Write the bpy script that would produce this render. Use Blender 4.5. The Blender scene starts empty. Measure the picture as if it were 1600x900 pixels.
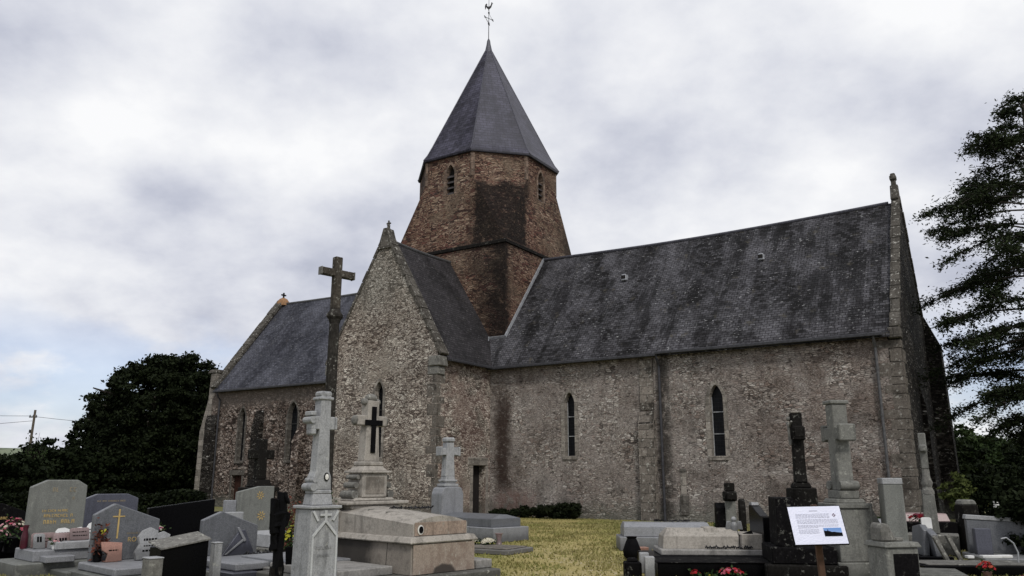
import bpy, bmesh, math, random
import numpy as np
from mathutils import Vector, Matrix
PI = math.pi
R_ = math.radians
random.seed(7)
sc = bpy.context.scene
COL = sc.collection

# ------------------------------------------------------------------ camera model
F_PX, PITCH, ROLL = 1249.85, R_(13.31), R_(0.109)
EYE = 1.6
CH_YAW, CH_X, CH_Y = R_(-32.813), -0.951, 35.544
cam_d = bpy.data.cameras.new('camera')
cam = bpy.data.objects.new('camera', cam_d)
COL.objects.link(cam)
cam.location = (0, 0, EYE)
cam.rotation_euler = (Matrix.Rotation(PI/2 + PITCH, 3, 'X') @ Matrix.Rotation(ROLL, 3, 'Z')).to_euler()
cam_d.sensor_width = 36
cam_d.lens = F_PX / 1600 * 36
cam_d.clip_end = 6000
sc.camera = cam
sc.view_settings.view_transform = 'Standard'
sc.view_settings.look = 'None'
sc.view_settings.exposure = 0

def ray(px, py):
    a = px - 800; b = 450 - py
    u = (a*math.cos(ROLL) + b*math.sin(ROLL)) / F_PX
    v = (-a*math.sin(ROLL) + b*math.cos(ROLL)) / F_PX
    return Vector((u, math.cos(PITCH) - v*math.sin(PITCH), math.sin(PITCH) + v*math.cos(PITCH)))
def gnd(px, py, z=0.0):
    d = ray(px, py); t = (z - EYE) / d.z
    return Vector((d.x*t, d.y*t, z))
def at(px, Y, py=800):
    d = ray(px, py); t = Y / d.y
    return (d.x*t, Y)

# ------------------------------------------------------------------ node helpers
class NT:
    def __init__(self, nt):
        self.nt = nt; self.n = nt.nodes; self.l = nt.links
    def add(self, t, **kw):
        nd = self.n.new(t)
        for k, v in kw.items(): setattr(nd, k, v)
        return nd
    def put(self, sock, v):
        if hasattr(v, 'is_output') or isinstance(v, bpy.types.NodeSocket): self.l.new(v, sock)
        elif v is not None:
            if sock.type == 'RGBA' and not isinstance(v, (int, float)) and len(v) == 3: v = (*v, 1)
            sock.default_value = v
    def math(self, op, a, b=None, c=None, clamp=False):
        nd = self.add('ShaderNodeMath', operation=op, use_clamp=clamp)
        self.put(nd.inputs[0], a)
        if b is not None: self.put(nd.inputs[1], b)
        if c is not None: self.put(nd.inputs[2], c)
        return nd.outputs[0]
    def vmath(self, op, a, b=None):
        nd = self.add('ShaderNodeVectorMath', operation=op)
        self.put(nd.inputs[0], a)
        if b is not None: self.put(nd.inputs[1], b)
        return nd.outputs[0]
    def scale(self, vec, s):
        return self.vmath('MULTIPLY', vec, tuple(s))
    def mix(self, fac, a, b, mode='MIX'):
        nd = self.add('ShaderNodeMix', data_type='RGBA', blend_type=mode)
        self.put(nd.inputs[0], fac); self.put(nd.inputs[6], a); self.put(nd.inputs[7], b)
        return nd.outputs[2]
    def noise(self, vec, scale, detail=3, rough=0.55, dim='3D', out=0, dist=0):
        nd = self.add('ShaderNodeTexNoise', noise_dimensions=dim)
        if vec is not None: self.put(nd.inputs['Vector'], vec)
        nd.inputs['Scale'].default_value = scale; nd.inputs['Detail'].default_value = detail
        nd.inputs['Roughness'].default_value = rough; nd.inputs['Distortion'].default_value = dist
        return nd.outputs[out]
    def vor(self, vec, scale=1, feature='F1', out='Distance', dim='2D', rnd=1):
        nd = self.add('ShaderNodeTexVoronoi', voronoi_dimensions=dim, feature=feature)
        self.put(nd.inputs['Vector'], vec); nd.inputs['Scale'].default_value = scale
        nd.inputs['Randomness'].default_value = rnd
        return nd.outputs[out]
    def step(self, v, a, b, lo=0.0, hi=1.0):
        nd = self.add('ShaderNodeMapRange', interpolation_type='SMOOTHSTEP')
        self.put(nd.inputs[0], v); nd.inputs[1].default_value = a; nd.inputs[2].default_value = b
        nd.inputs[3].default_value = lo; nd.inputs[4].default_value = hi
        return nd.outputs[0]
    def ramp(self, v, stops, mode='LINEAR'):
        nd = self.add('ShaderNodeValToRGB'); self.put(nd.inputs[0], v)
        cr = nd.color_ramp; cr.interpolation = mode
        while len(cr.elements) < len(stops): cr.elements.new(0.5)
        for e, (p, c) in zip(cr.elements, stops):
            e.position = p; e.color = (*c, 1)
        return nd.outputs[0]
    def uv(self):
        return self.add('ShaderNodeUVMap').outputs[0]
    def obj(self):
        return self.add('ShaderNodeTexCoord').outputs['Object']
    def sep(self, v):
        nd = self.add('ShaderNodeSeparateXYZ'); self.put(nd.inputs[0], v); return nd.outputs
    def bump(self, h, strength=0.5, dist=0.02):
        nd = self.add('ShaderNodeBump'); nd.inputs['Strength'].default_value = strength
        nd.inputs['Distance'].default_value = dist; self.put(nd.inputs['Height'], h); return nd.outputs[0]

def mat(name, build, rough=0.9, metallic=0.0, spec=0.3):
    m = bpy.data.materials.new(name); m.use_nodes = True
    t = NT(m.node_tree); bs = t.n.get('Principled BSDF')
    bs.inputs['Roughness'].default_value = rough; bs.inputs['Metallic'].default_value = metallic
    bs.inputs['Specular IOR Level'].default_value = spec
    r = build(t)
    if isinstance(r, tuple) and len(r) == 2 and not isinstance(r[0], (int, float)):
        t.put(bs.inputs['Base Color'], r[0])
        if r[1] is not None: t.put(bs.inputs['Normal'], r[1])
    else: t.put(bs.inputs['Base Color'], r)
    return m
def cmul(c, k): return tuple(x*k for x in c)

def plain(name, c, rough=0.8, metallic=0, var=0.25, spec=0.3, sc_=9):
    def b(t):
        o = t.obj(); n = t.noise(o, sc_, 4)
        n2 = t.noise(o, sc_*7, 2)
        col = t.mix(t.step(n, .3, .7), cmul(c, 1-var), cmul(c, 1+var))
        return col, t.bump(n2, .3, .01)
    return mat(name, b, rough, metallic, spec)

def rubble(name, stones, mortar, su=(3.4, 8.0), plaster=0.5, stain=(0.03, 0.028, 0.026), stain_amt=0.6, white=0.5,
           tint_a=(1, 1, 1), tint_b=(1, .9, .86), extra=None, base_green=True, dark_gap=0.6, bumpd=.05):
    def b(t):
        uv = t.uv()
        # wobble the courses a little
        w = t.noise(t.scale(uv, (2.3, 2.3, 1)), 1, 3, out=1)
        w = t.vmath('MULTIPLY', t.vmath('SUBTRACT', w, (.5, .5, .5)), (.16, .09, 0))
        p = t.vmath('ADD', uv, w)
        p1 = t.scale(p, (su[0], su[1], 1)); p2 = t.scale(p, (su[0]*2.1, su[1]*1.7, 1))
        c1 = t.sep(t.vor(p1, out='Color')); e1 = t.vor(p1, feature='DISTANCE_TO_EDGE')
        c2 = t.sep(t.vor(p2, out='Color')); e2 = t.vor(p2, feature='DISTANCE_TO_EDGE')
        sel = t.step(t.noise(uv, 1.3, 3), .45, .58)
        cr = t.math('ADD', t.math('MULTIPLY', c1[0], t.math('SUBTRACT', 1, sel)), t.math('MULTIPLY', c2[0], sel))
        ed = t.math('ADD', t.math('MULTIPLY', e1, t.math('SUBTRACT', 1, sel)), t.math('MULTIPLY', e2, sel))
        n = len(stones)
        col = t.ramp(cr, [(i/n, s) for i, s in enumerate(stones)], 'CONSTANT')
        grain = t.noise(t.scale(uv, (1, 1.6, 1)), 15, 5, .8)
        col = t.mix(.9, col, t.ramp(grain, [(.32, (.28,)*3), (.66, (1.6,)*3)]), 'MULTIPLY')
        # mortar: smeared over the stones in places, washed out to black gaps in others
        pl = t.step(t.noise(uv, .55, 5, .6), .62 - .35*plaster, .72 - .2*plaster)
        n7 = t.noise(uv, 7.5, 4, .65)
        joint = t.step(ed, .01, .12, 1, 0)
        mort = t.mix(t.step(n7, .35, .7), cmul(mortar, .72), cmul(mortar, 1.12))
        gap = t.math('MULTIPLY', joint, t.step(t.noise(uv, 3.1, 4, .7), .38, .54))
        smear = t.math('MULTIPLY', pl, t.step(t.math('ADD', t.math('MULTIPLY', n7, .5), t.math('MULTIPLY', t.noise(uv, 2.4, 5, .7), .5)), .40, .52))
        col = t.mix(t.math('MULTIPLY', joint, .55), col, t.mix(.55, mort, (.03, .027, .024)))
        col = t.mix(t.math('MULTIPLY', gap, dark_gap), col, (.025, .022, .02))
        col = t.mix(t.math('MULTIPLY', smear, .85), col, mort)
        pit = t.step(t.noise(t.scale(uv, (1, 2.2, 1)), 9.5, 3, .6), .60, .68)
        col = t.mix(t.math('MULTIPLY', pit, dark_gap*.9), col, (.028, .025, .022))
        # whitish stones and lichen specks
        wn = t.step(t.noise(t.vmath('ADD', t.scale(uv, (1, 1.9, 1)), (4.7, 9.1, 0)), 7.5, 3, .6), .57, .66)
        wn2 = t.step(t.noise(uv, .8, 3), .35, .62)
        wm = t.math('MULTIPLY', t.math('MULTIPLY', wn, wn2), white)
        col = t.mix(wm, col, (.55, .53, .49))
        # broad tint drift and rain streaks
        big = t.step(t.noise(uv, .22, 4, .6), .38, .62)
        col = t.mix(1, col, t.mix(big, tint_a, tint_b), 'MULTIPLY')
        st = t.noise(t.scale(uv, (1.15, .16, 1)), 1.0, 5, .65)
        st2 = t.noise(uv, .7, 5, .7)
        sm = t.math('MULTIPLY', t.step(t.math('MULTIPLY', st, st2), .26, .36), stain_amt)
        col = t.mix(sm, col, t.mix(.25, stain, col))
        pa = t.noise(t.vmath('ADD', uv, (31, 17, 0)), .5, 8, .74)
        col = t.mix(.85, col, t.ramp(pa, [(.36, (.50, .455, .43)), (.47, (.82, .79, .77)), (.58, (1.05, 1.04, 1.03)), (.68, (1.15, 1.15, 1.14))]), 'MULTIPLY')
        z = t.sep(t.obj())[2]
        if base_green:
            zz = t.math('ADD', z, t.math('MULTIPLY', t.noise(uv, 1.6, 4), -1.4))
            col = t.mix(t.step(zz, -.75, .25, .65, 0), col, (.12, .125, .105))
        if extra: col = extra(t, col, uv, z)
        h = t.math('ADD', t.math('MULTIPLY', t.math('MINIMUM', ed, .14), 3.5), t.math('MULTIPLY', n7, .45))
        h = t.math('ADD', h, t.math('MULTIPLY', grain, .2))
        return col, t.bump(h, 1.0, bumpd)
    return mat(name, b, .95, spec=.15)

def slate(name, dark, light, brow=.13, bw=.22, moss=.5, speck=.5, patch=.5, rough=.62, spec=.45, post=None):
    def b(t):
        uv = t.uv()
        w = t.vmath('MULTIPLY', t.vmath('SUBTRACT', t.noise(uv, 1.2, 2, out=1), (.5, .5, .5)), (.02, .035, 0))
        p = t.vmath('ADD', uv, w)
        br = t.add('ShaderNodeTexBrick'); t.put(br.inputs['Vector'], p)
        br.offset = .5; br.inputs['Scale'].default_value = 1
        br.inputs['Brick Width'].default_value = bw; br.inputs['Row Height'].default_value = brow
        br.inputs['Mortar Size'].default_value = .013; br.inputs['Mortar Smooth'].default_value = .3
        br.inputs['Bias'].default_value = 0
        br.inputs['Color1'].default_value = (0, 0, 0, 1); br.inputs['Color2'].default_value = (1, 1, 1, 1)
        br.inputs['Mortar'].default_value = (.4, .4, .4, 1)
        rnd = t.sep(br.outputs['Color'])[0]
        big = t.noise(t.scale(uv, (1, .55, 1)), .55, 6, .65)
        v = t.math('ADD', t.math('MULTIPLY', rnd, .42), t.math('MULTIPLY', t.step(big, .36, .64), .58))
        col = t.ramp(v, [(.1, dark), (.9, light)])
        col = t.mix(t.math('MULTIPLY', br.outputs['Fac'], .85), col, cmul(dark, .3))
        col = t.mix(.55, col, t.ramp(t.noise(t.scale(uv, (1, 2, 1)), 9, 4, .75), [(.32, (.35,)*3), (.68, (1.6,)*3)]), 'MULTIPLY')
        streak = t.noise(t.scale(uv, (1.1, .22, 1)), .9, 6, .75)
        col = t.mix(t.math('MULTIPLY', t.step(streak, .47, .6), patch), col, cmul(dark, .55))
        mo = t.noise(uv, 1.7, 6, .7)
        col = t.mix(t.math('MULTIPLY', t.step(mo, .58, .72), moss), col, (.075, .068, .052))
        sp = t.step(t.noise(t.scale(uv, (1, 2.2, 1)), 6.5, 2, .5), .63, .69)
        sp = t.math('MULTIPLY', sp, t.step(t.noise(uv, .9, 5, .7), .46, .60))
        col = t.mix(t.math('MULTIPLY', sp, speck), col, (.36, .36, .36))
        if post: col = post(t, col, uv)
        fr = t.math('FRACT', t.math('DIVIDE', t.sep(p)[1], brow))
        h = t.math('ADD', t.math('MULTIPLY', fr, -.6), t.math('MULTIPLY', rnd, .5))
        return col, t.bump(h, .6, .014)
    return mat(name, b, rough, spec=spec)

def granite(name, c, rough=.55, speck=.35, dirt=.3, lichen=.0, sc_=60, spec=.5, streak=.25):
    def b(t):
        o = t.obj()
        n = t.noise(o, sc_, 3, .8)
        col = t.mix(t.step(n, .35, .65), cmul(c, 1-speck), cmul(c, 1+speck))
        g = t.noise(o, 2.4, 5, .65)
        col = t.mix(t.math('MULTIPLY', t.step(g, .48, .72), dirt), col, cmul(c, .38))
        s = t.noise(t.scale(o, (6, 6, .7)), 1.3, 4, .6)
        col = t.mix(t.math('MULTIPLY', t.step(s, .52, .7), streak), col, cmul(c, .3))
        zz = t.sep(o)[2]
        contact_shade = t.step(t.math('ADD', zz, t.math('MULTIPLY', t.noise(o, 5, 4, .7), -.30)), -.10, .16, .75, 0)  # painted contact shade: stone colour darkens towards the ground
        col = t.mix(contact_shade, col, cmul(c, .3))
        ed = t.noise(t.vmath('ADD', o, (3, 3, 3)), 6, 6, .75)
        col = t.mix(t.math('MULTIPLY', t.step(ed, .50, .64), dirt*.8), col, cmul(c, .45))
        if lichen:
            li = t.step(t.noise(o, 13, 4, .65), .57, .66)
            li = t.math('MULTIPLY', li, t.step(t.noise(o, 2.9, 3), .4, .6))
            col = t.mix(t.math('MULTIPLY', li, lichen), col, (.42, .42, .37))
            l3 = t.step(t.noise(t.vmath('ADD', o, (7, 3, 1)), 9, 4, .7), .6, .7)
            col = t.mix(t.math('MULTIPLY', l3, lichen*.8), col, (.03, .03, .026))
        return col, t.bump(t.math('ADD', t.math('MULTIPLY', n, .3), g), .35 if rough > .4 else .04, .012)
    return mat(name, b, rough, spec=spec)

# ------------------------------------------------------------------ materials
M = {}
def nave_extra(t, col, uv, z):
    o = t.sep(t.obj()); x = o[0]
    # stained strip where transept and nave meet, dark band under the gutter, reddish patch low down
    wob = t.math('ADD', t.math('MULTIPLY', t.noise(uv, 1.4, 4), .9), t.math('MULTIPLY', t.noise(uv, 5, 5, .75), .7))
    s = t.math('ABSOLUTE', t.math('SUBTRACT', t.math('ADD', x, t.math('MULTIPLY', wob, -.7)), .12))
    k = t.math('MULTIPLY', t.step(s, .15, .6, .92, 0), t.step(z, 5.9, 4.2, 0.25, 1))
    k = t.math('MULTIPLY', k, t.step(t.noise(uv, 5, 5, .75), .3, .45))
    k = t.math('MULTIPLY', k, t.step(z, .6, 1.6, 0.2, 1))
    col = t.mix(k, col, (.042, .027, .022))
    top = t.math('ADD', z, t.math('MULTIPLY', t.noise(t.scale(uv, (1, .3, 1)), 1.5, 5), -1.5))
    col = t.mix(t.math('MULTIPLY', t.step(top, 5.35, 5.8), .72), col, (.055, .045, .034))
    r = t.math('MULTIPLY', t.step(x, 13.2, 9.8, 1, 0), t.step(t.noise(uv, .9, 5), .38, .58))
    col = t.mix(t.math('MULTIPLY', r, .55), col, t.mix(1, col, (.55, .46, .42), 'MULTIPLY'))
    pipe = t.math('ABSOLUTE', t.math('SUBTRACT', t.math('ADD', x, t.math('MULTIPLY', t.noise(uv, 2.2, 5, .7), -.35)), 7.95))
    col = t.mix(t.math('MULTIPLY', t.step(pipe, .06, .42, .85, 0), t.step(t.noise(uv, 3, 4), .3, .5)), col, (.04, .036, .032))
    red = t.math('MULTIPLY', t.step(t.math('ABSOLUTE', t.math('SUBTRACT', x, 1.3)), .5, 1.6, .7, 0), t.step(z, 1.3, .8, 0, 1))
    return t.mix(t.math('MULTIPLY', red, t.step(t.noise(uv, 2.5, 3), .35, .55)), col, t.mix(.5, col, (.20, .085, .07)))
STN = [(.39, .36, .33), (.27, .245, .225), (.50, .47, .435), (.18, .155, .14), (.36, .32, .29), (.10, .086, .08), (.31, .25, .22), (.58, .55, .515)]
M['nave'] = rubble('rubble_beige', STN, (.335, .30, .28), su=(5.2, 13), plaster=.8, stain_amt=.45, white=.5, extra=nave_extra, dark_gap=.75,
                   tint_a=(.92, .92, .91), tint_b=(1, 1.01, 1.0))
def tr_extra(t, col, uv, z):
    o = t.sep(t.obj())
    y = o[1]
    side = t.math('MULTIPLY', t.step(y, -3.75, -3.6), t.step(o[0], -.3, -.05))
    pk = t.step(t.noise(uv, .8, 4), .4, .55)
    col = t.mix(t.math('MULTIPLY', t.math('MULTIPLY', side, pk), .55), col, t.mix(.35, col, (.30, .16, .14)))
    wob = t.math('ADD', z, t.math('MULTIPLY', t.noise(uv, .9, 5), -2.0))
    col = t.mix(t.math('MULTIPLY', t.step(wob, 6.6, 9.0), .55), col, t.mix(.5, col, (.10, .11, .09)))
    return col
STT = [(.43, .40, .37), (.31, .285, .26), (.54, .515, .475), (.20, .175, .16), (.40, .365, .335), (.12, .102, .092), (.62, .60, .56)]
M['transept'] = rubble('rubble_grey', STT, (.33, .305, .275), su=(4.6, 12.5), plaster=.35, stain_amt=.35, white=.6, extra=tr_extra, dark_gap=.85,
                       tint_a=(.92, .90, .86), tint_b=(1, .95, .89))
STC = [(.28, .25, .23), (.10, .082, .075), (.52, .49, .46), (.045, .037, .033), (.20, .16, .14), (.38, .345, .32), (.07, .055, .05)]
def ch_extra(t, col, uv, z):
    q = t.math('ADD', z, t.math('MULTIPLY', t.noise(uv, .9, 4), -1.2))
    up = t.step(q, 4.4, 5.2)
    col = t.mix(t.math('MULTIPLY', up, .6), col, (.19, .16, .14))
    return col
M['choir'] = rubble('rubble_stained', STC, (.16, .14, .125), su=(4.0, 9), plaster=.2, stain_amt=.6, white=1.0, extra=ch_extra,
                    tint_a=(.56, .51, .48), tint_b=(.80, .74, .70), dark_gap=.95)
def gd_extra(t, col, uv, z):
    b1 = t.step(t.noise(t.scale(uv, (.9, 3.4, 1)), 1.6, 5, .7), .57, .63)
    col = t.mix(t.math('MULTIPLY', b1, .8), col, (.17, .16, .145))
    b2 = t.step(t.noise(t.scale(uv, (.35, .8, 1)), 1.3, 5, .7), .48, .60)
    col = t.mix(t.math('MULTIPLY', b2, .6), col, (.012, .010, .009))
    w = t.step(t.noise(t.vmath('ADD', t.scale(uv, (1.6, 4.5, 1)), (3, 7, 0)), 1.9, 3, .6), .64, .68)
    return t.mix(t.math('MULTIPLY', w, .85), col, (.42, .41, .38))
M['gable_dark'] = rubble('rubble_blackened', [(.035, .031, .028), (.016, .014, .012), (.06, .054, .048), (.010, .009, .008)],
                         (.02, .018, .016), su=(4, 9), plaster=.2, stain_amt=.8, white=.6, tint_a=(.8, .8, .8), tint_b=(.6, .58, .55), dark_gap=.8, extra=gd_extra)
def tow_extra(t, col, uv, z):
    o = t.sep(t.obj()); x = t.math('ADD', o[0], 3.3); y = t.math('SUBTRACT', o[1], 4.37)
    v = t.math('SUBTRACT', x, t.math('MULTIPLY', y, 4))
    v = t.math('ADD', v, t.math('MULTIPLY', t.math('SUBTRACT', t.noise(uv, 1.3, 6, .75), .5), 5.0))
    k = t.math('MULTIPLY', t.step(v, 14.6, 17.2), t.step(t.math('ADD', z, t.noise(uv, 2, 5, .7)), 17.3, 16.5, 0, 1))
    d = t.math('SUBTRACT', x, y)
    kd = t.math('MULTIPLY', t.step(t.math('ADD', d, t.math('MULTIPLY', t.noise(uv, 1.6, 5, .7), .9)), 5.42, 5.7),
                t.step(t.math('ADD', z, t.noise(uv, 2, 3)), 17.0, 16.4, 0, 1))
    diag = t.math('MULTIPLY', kd, t.step(z, 12.5, 12.7))
    # dark patch only on the corner broach and the strip below it
    lo = t.step(z, 12.6, 12.2, 0, 1)
    k2 = t.math('MAXIMUM', k, t.math('MULTIPLY', diag, t.step(y, -1.2, -1.7, 0, 1)))
    gr = t.noise(uv, 9, 4, .7)
    dk = t.mix(t.step(gr, .52, .72), (.010, .008, .0075), (.055, .045, .038))
    oe = t.math('ADD', y, t.math('MULTIPLY', t.noise(t.obj(), 1.7, 5, .75), -1.1))
    ee = t.math('MULTIPLY', t.math('MULTIPLY', t.step(oe, -1.55, -2.1, 0, 1), t.step(x, 3.2, 3.4)), t.math('MULTIPLY', t.step(z, 14.3, 15.0), t.step(t.math('ADD', z, t.noise(t.obj(), 2, 5, .7)), 16.9, 16.3, 0, 1)))
    k2 = t.math('MAXIMUM', k2, t.math('MULTIPLY', ee, .9))
    k2 = t.math('MULTIPLY', k2, t.step(t.noise(uv, 3.5, 6, .8), .30, .47, .15, 1))
    col = t.mix(t.math('MULTIPLY', k2, .93), col, dk)
    # darkened west corner, dark red-brown band under the eaves
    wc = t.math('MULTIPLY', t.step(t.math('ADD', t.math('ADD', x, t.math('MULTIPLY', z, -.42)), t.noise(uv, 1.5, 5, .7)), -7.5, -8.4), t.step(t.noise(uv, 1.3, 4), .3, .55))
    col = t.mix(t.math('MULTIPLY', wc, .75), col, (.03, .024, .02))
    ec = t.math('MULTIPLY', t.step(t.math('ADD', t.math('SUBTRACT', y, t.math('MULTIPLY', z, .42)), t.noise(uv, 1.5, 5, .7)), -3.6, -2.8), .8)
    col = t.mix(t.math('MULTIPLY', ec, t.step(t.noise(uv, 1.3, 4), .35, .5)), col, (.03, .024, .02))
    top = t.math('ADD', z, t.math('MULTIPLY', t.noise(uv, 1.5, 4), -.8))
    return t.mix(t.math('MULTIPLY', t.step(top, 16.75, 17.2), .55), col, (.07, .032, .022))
STW = [(.22, .13, .092), (.33, .215, .155), (.13, .062, .050), (.26, .155, .112), (.07, .038, .032), (.40, .27, .20), (.18, .082, .064)]
M['strip'] = None
M['tower'] = rubble('rubble_red', STW, (.23, .155, .112), su=(3.0, 11), plaster=.45, stain_amt=.4, white=.12, base_green=False,
                    extra=tow_extra, dark_gap=1.0, tint_a=(.74, .75, .75), tint_b=(.86, .97, .98))
def blocks(name, c, bw=.62, bh=.33, li=.5, dark=.5):
    def b(t):
        uv = t.uv()
        w = t.vmath('MULTIPLY', t.vmath('SUBTRACT', t.noise(uv, 2.2, 3, out=1), (.5, .5, .5)), (.06, .06, 0))
        p = t.vmath('ADD', uv, w)
        br = t.add('ShaderNodeTexBrick'); t.put(br.inputs['Vector'], p); br.inputs['Scale'].default_value = 1
        br.inputs['Brick Width'].default_value = bw; br.inputs['Row Height'].default_value = bh
        br.inputs['Mortar Size'].default_value = .012; br.inputs['Mortar Smooth'].default_value = .4
        br.inputs['Color1'].default_value = (0, 0, 0, 1); br.inputs['Color2'].default_value = (1, 1, 1, 1)
        r = t.sep(br.outputs['Color'])[0]
        col = t.mix(r, cmul(c, .68), cmul(c, 1.2))
        g = t.noise(uv, 14, 5, .75)
        col = t.mix(.8, col, t.ramp(g, [(.3, (.4,)*3), (.7, (1.4,)*3)]), 'MULTIPLY')
        col = t.mix(t.math('MULTIPLY', br.outputs['Fac'], .6), col, cmul(c, .3))
        st = t.noise(uv, 1.1, 6, .75)
        col = t.mix(t.math('MULTIPLY', t.step(st, .48, .62), dark), col, (.045, .04, .034))
        l1 = t.math('MULTIPLY', t.step(t.noise(t.vmath('ADD', uv, (5, 2, 0)), 6.5, 4, .65), .57, .66), li)
        col = t.mix(l1, col, (.42, .41, .37))
        l2 = t.step(t.noise(t.vmath('ADD', uv, (1, 8, 0)), 7.5, 4, .7), .58, .68)
        col = t.mix(t.math('MULTIPLY', l2, dark), col, (.03, .027, .024))
        return col, t.bump(t.math('ADD', t.math('MULTIPLY', br.outputs['Fac'], -1), t.math('MULTIPLY', g, .8)), .8, .02)
    return mat(name, b, .95, spec=.1)
M['ashlar'] = blocks('ashlar_stone', (.27, .245, .215))
M['quoin'] = blocks('quoin_stone', (.17, .15, .13), 30, 30, .6, .85)
M['pilaster'] = blocks('pilaster_stone', (.215, .19, .165), .55, .34, .75, 1.0)
M['ashlar_dark'] = blocks('ashlar_weathered', (.12, .11, .098), li=.4, dark=.7)
M['ashlar_red'] = blocks('ashlar_red', (.20, .145, .112), li=.2, dark=.6)
M['coping'] = blocks('coping_lichen', (.10, .092, .08), .5, .5, .8, .75)
M['roof_nave'] = slate('slate_old', (.0125, .012, .0125), (.108, .106, .116), moss=.85, speck=.8, patch=.75, rough=.85, spec=.12)
M['roof_choir'] = slate('slate_blue', (.024, .025, .033), (.105, .108, .130), moss=.35, speck=.5, patch=.5, rough=.85, spec=.15)
M['roof_trans'] = slate('slate_dark', (.012, .011, .012), (.05, .046, .05), moss=.3, speck=.3, patch=.3, rough=.75, spec=.25)
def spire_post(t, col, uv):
    # sheen and lichen frost painted into the east slopes as lighter slate, the damp west ones carry dark algae
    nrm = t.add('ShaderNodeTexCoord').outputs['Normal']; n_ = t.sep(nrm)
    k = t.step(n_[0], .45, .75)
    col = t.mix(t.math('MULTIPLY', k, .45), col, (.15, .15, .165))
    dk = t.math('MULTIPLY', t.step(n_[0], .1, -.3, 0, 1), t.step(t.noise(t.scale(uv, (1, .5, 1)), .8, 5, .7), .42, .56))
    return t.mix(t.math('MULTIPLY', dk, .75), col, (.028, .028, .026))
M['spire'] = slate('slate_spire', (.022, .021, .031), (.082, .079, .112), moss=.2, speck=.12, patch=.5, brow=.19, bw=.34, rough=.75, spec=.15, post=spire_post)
M['lead'] = plain('lead', (.30, .31, .33), .55, .2)
M['lead_dark'] = plain('lead_dark', (.07, .07, .085), .55, .2)
M['iron'] = plain('iron', (.02, .02, .022), .6, .3)
M['gutter'] = plain('gutter_zinc', (.045, .045, .05), .6, .2)
M['pipe'] = plain('pipe_zinc', (.09, .09, .092), .6, .2)
M['glass'] = plain('leaded_glass', (.008, .009, .011), .35, 0, .4, .12, 5)
M['bar'] = plain('saddle_bar', (.34, .35, .36), .6)
M['bar2'] = plain('saddle_bar_dark', (.05, .05, .05), .7)
M['void'] = plain('dark_boards', (.012, .010, .009), .9)
M['louvre'] = plain('louvre_slate', (.05, .045, .045), .7)
M['door_red'] = plain('old_red_door', (.035, .017, .013), .9, 0, .3, .1)
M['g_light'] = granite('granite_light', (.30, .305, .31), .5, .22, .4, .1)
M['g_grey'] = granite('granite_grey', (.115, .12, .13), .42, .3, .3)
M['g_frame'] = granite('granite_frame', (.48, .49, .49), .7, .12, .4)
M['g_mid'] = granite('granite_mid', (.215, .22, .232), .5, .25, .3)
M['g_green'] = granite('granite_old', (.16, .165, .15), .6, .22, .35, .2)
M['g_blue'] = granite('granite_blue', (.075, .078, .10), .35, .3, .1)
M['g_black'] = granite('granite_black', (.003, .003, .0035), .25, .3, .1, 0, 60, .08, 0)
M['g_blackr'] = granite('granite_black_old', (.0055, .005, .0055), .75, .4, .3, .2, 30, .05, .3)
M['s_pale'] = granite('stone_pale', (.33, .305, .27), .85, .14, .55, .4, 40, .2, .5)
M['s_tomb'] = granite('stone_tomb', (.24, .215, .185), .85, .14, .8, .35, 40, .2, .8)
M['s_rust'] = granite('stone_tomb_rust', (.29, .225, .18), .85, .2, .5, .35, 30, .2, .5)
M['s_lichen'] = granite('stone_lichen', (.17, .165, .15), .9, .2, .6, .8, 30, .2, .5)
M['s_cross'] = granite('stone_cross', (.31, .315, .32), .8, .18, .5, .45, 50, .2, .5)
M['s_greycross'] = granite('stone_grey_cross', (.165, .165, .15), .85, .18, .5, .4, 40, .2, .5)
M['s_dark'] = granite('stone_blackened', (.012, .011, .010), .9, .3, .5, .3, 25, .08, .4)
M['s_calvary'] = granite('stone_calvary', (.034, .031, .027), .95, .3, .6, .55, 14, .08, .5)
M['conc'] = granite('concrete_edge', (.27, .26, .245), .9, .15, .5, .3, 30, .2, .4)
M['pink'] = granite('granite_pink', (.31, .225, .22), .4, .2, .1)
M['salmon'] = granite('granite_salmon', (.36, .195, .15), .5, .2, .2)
M['white'] = plain('marble_white', (.62, .62, .61), .45, 0, .08)
M['gold'] = plain('gilding', (.46, .33, .13), .5, .1, .15)
M['gold_dim'] = plain('gilding_worn', (.27, .225, .15), .6, 0, .2)
M['burg'] = plain('burgundy_glaze', (.06, .012, .02), .3)
M['enamel'] = plain('enamel', (.65, .64, .6), .3)
M['black'] = plain('black_paint', (.004, .004, .0045), .7, 0, .3, .05)
M['wood'] = plain('brown_wood', (.07, .038, .025), .85)
M['polewood'] = plain('pole_wood', (.09, .075, .06), .9)
M['deadleaf'] = plain('dead_leaves', (.10, .03, .018), .8)
for k, c in dict(red=(.42, .02, .03), rose=(.55, .12, .18), pinkf=(.62, .32, .36), cream=(.62, .58, .46), coral=(.55, .10, .06),
                 yellow=(.50, .48, .05), purple=(.22, .05, .22)).items():
    M['f_'+k] = plain('petals_'+k, cmul(c, .75), .7, 0, .25, .2, 30)

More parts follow.
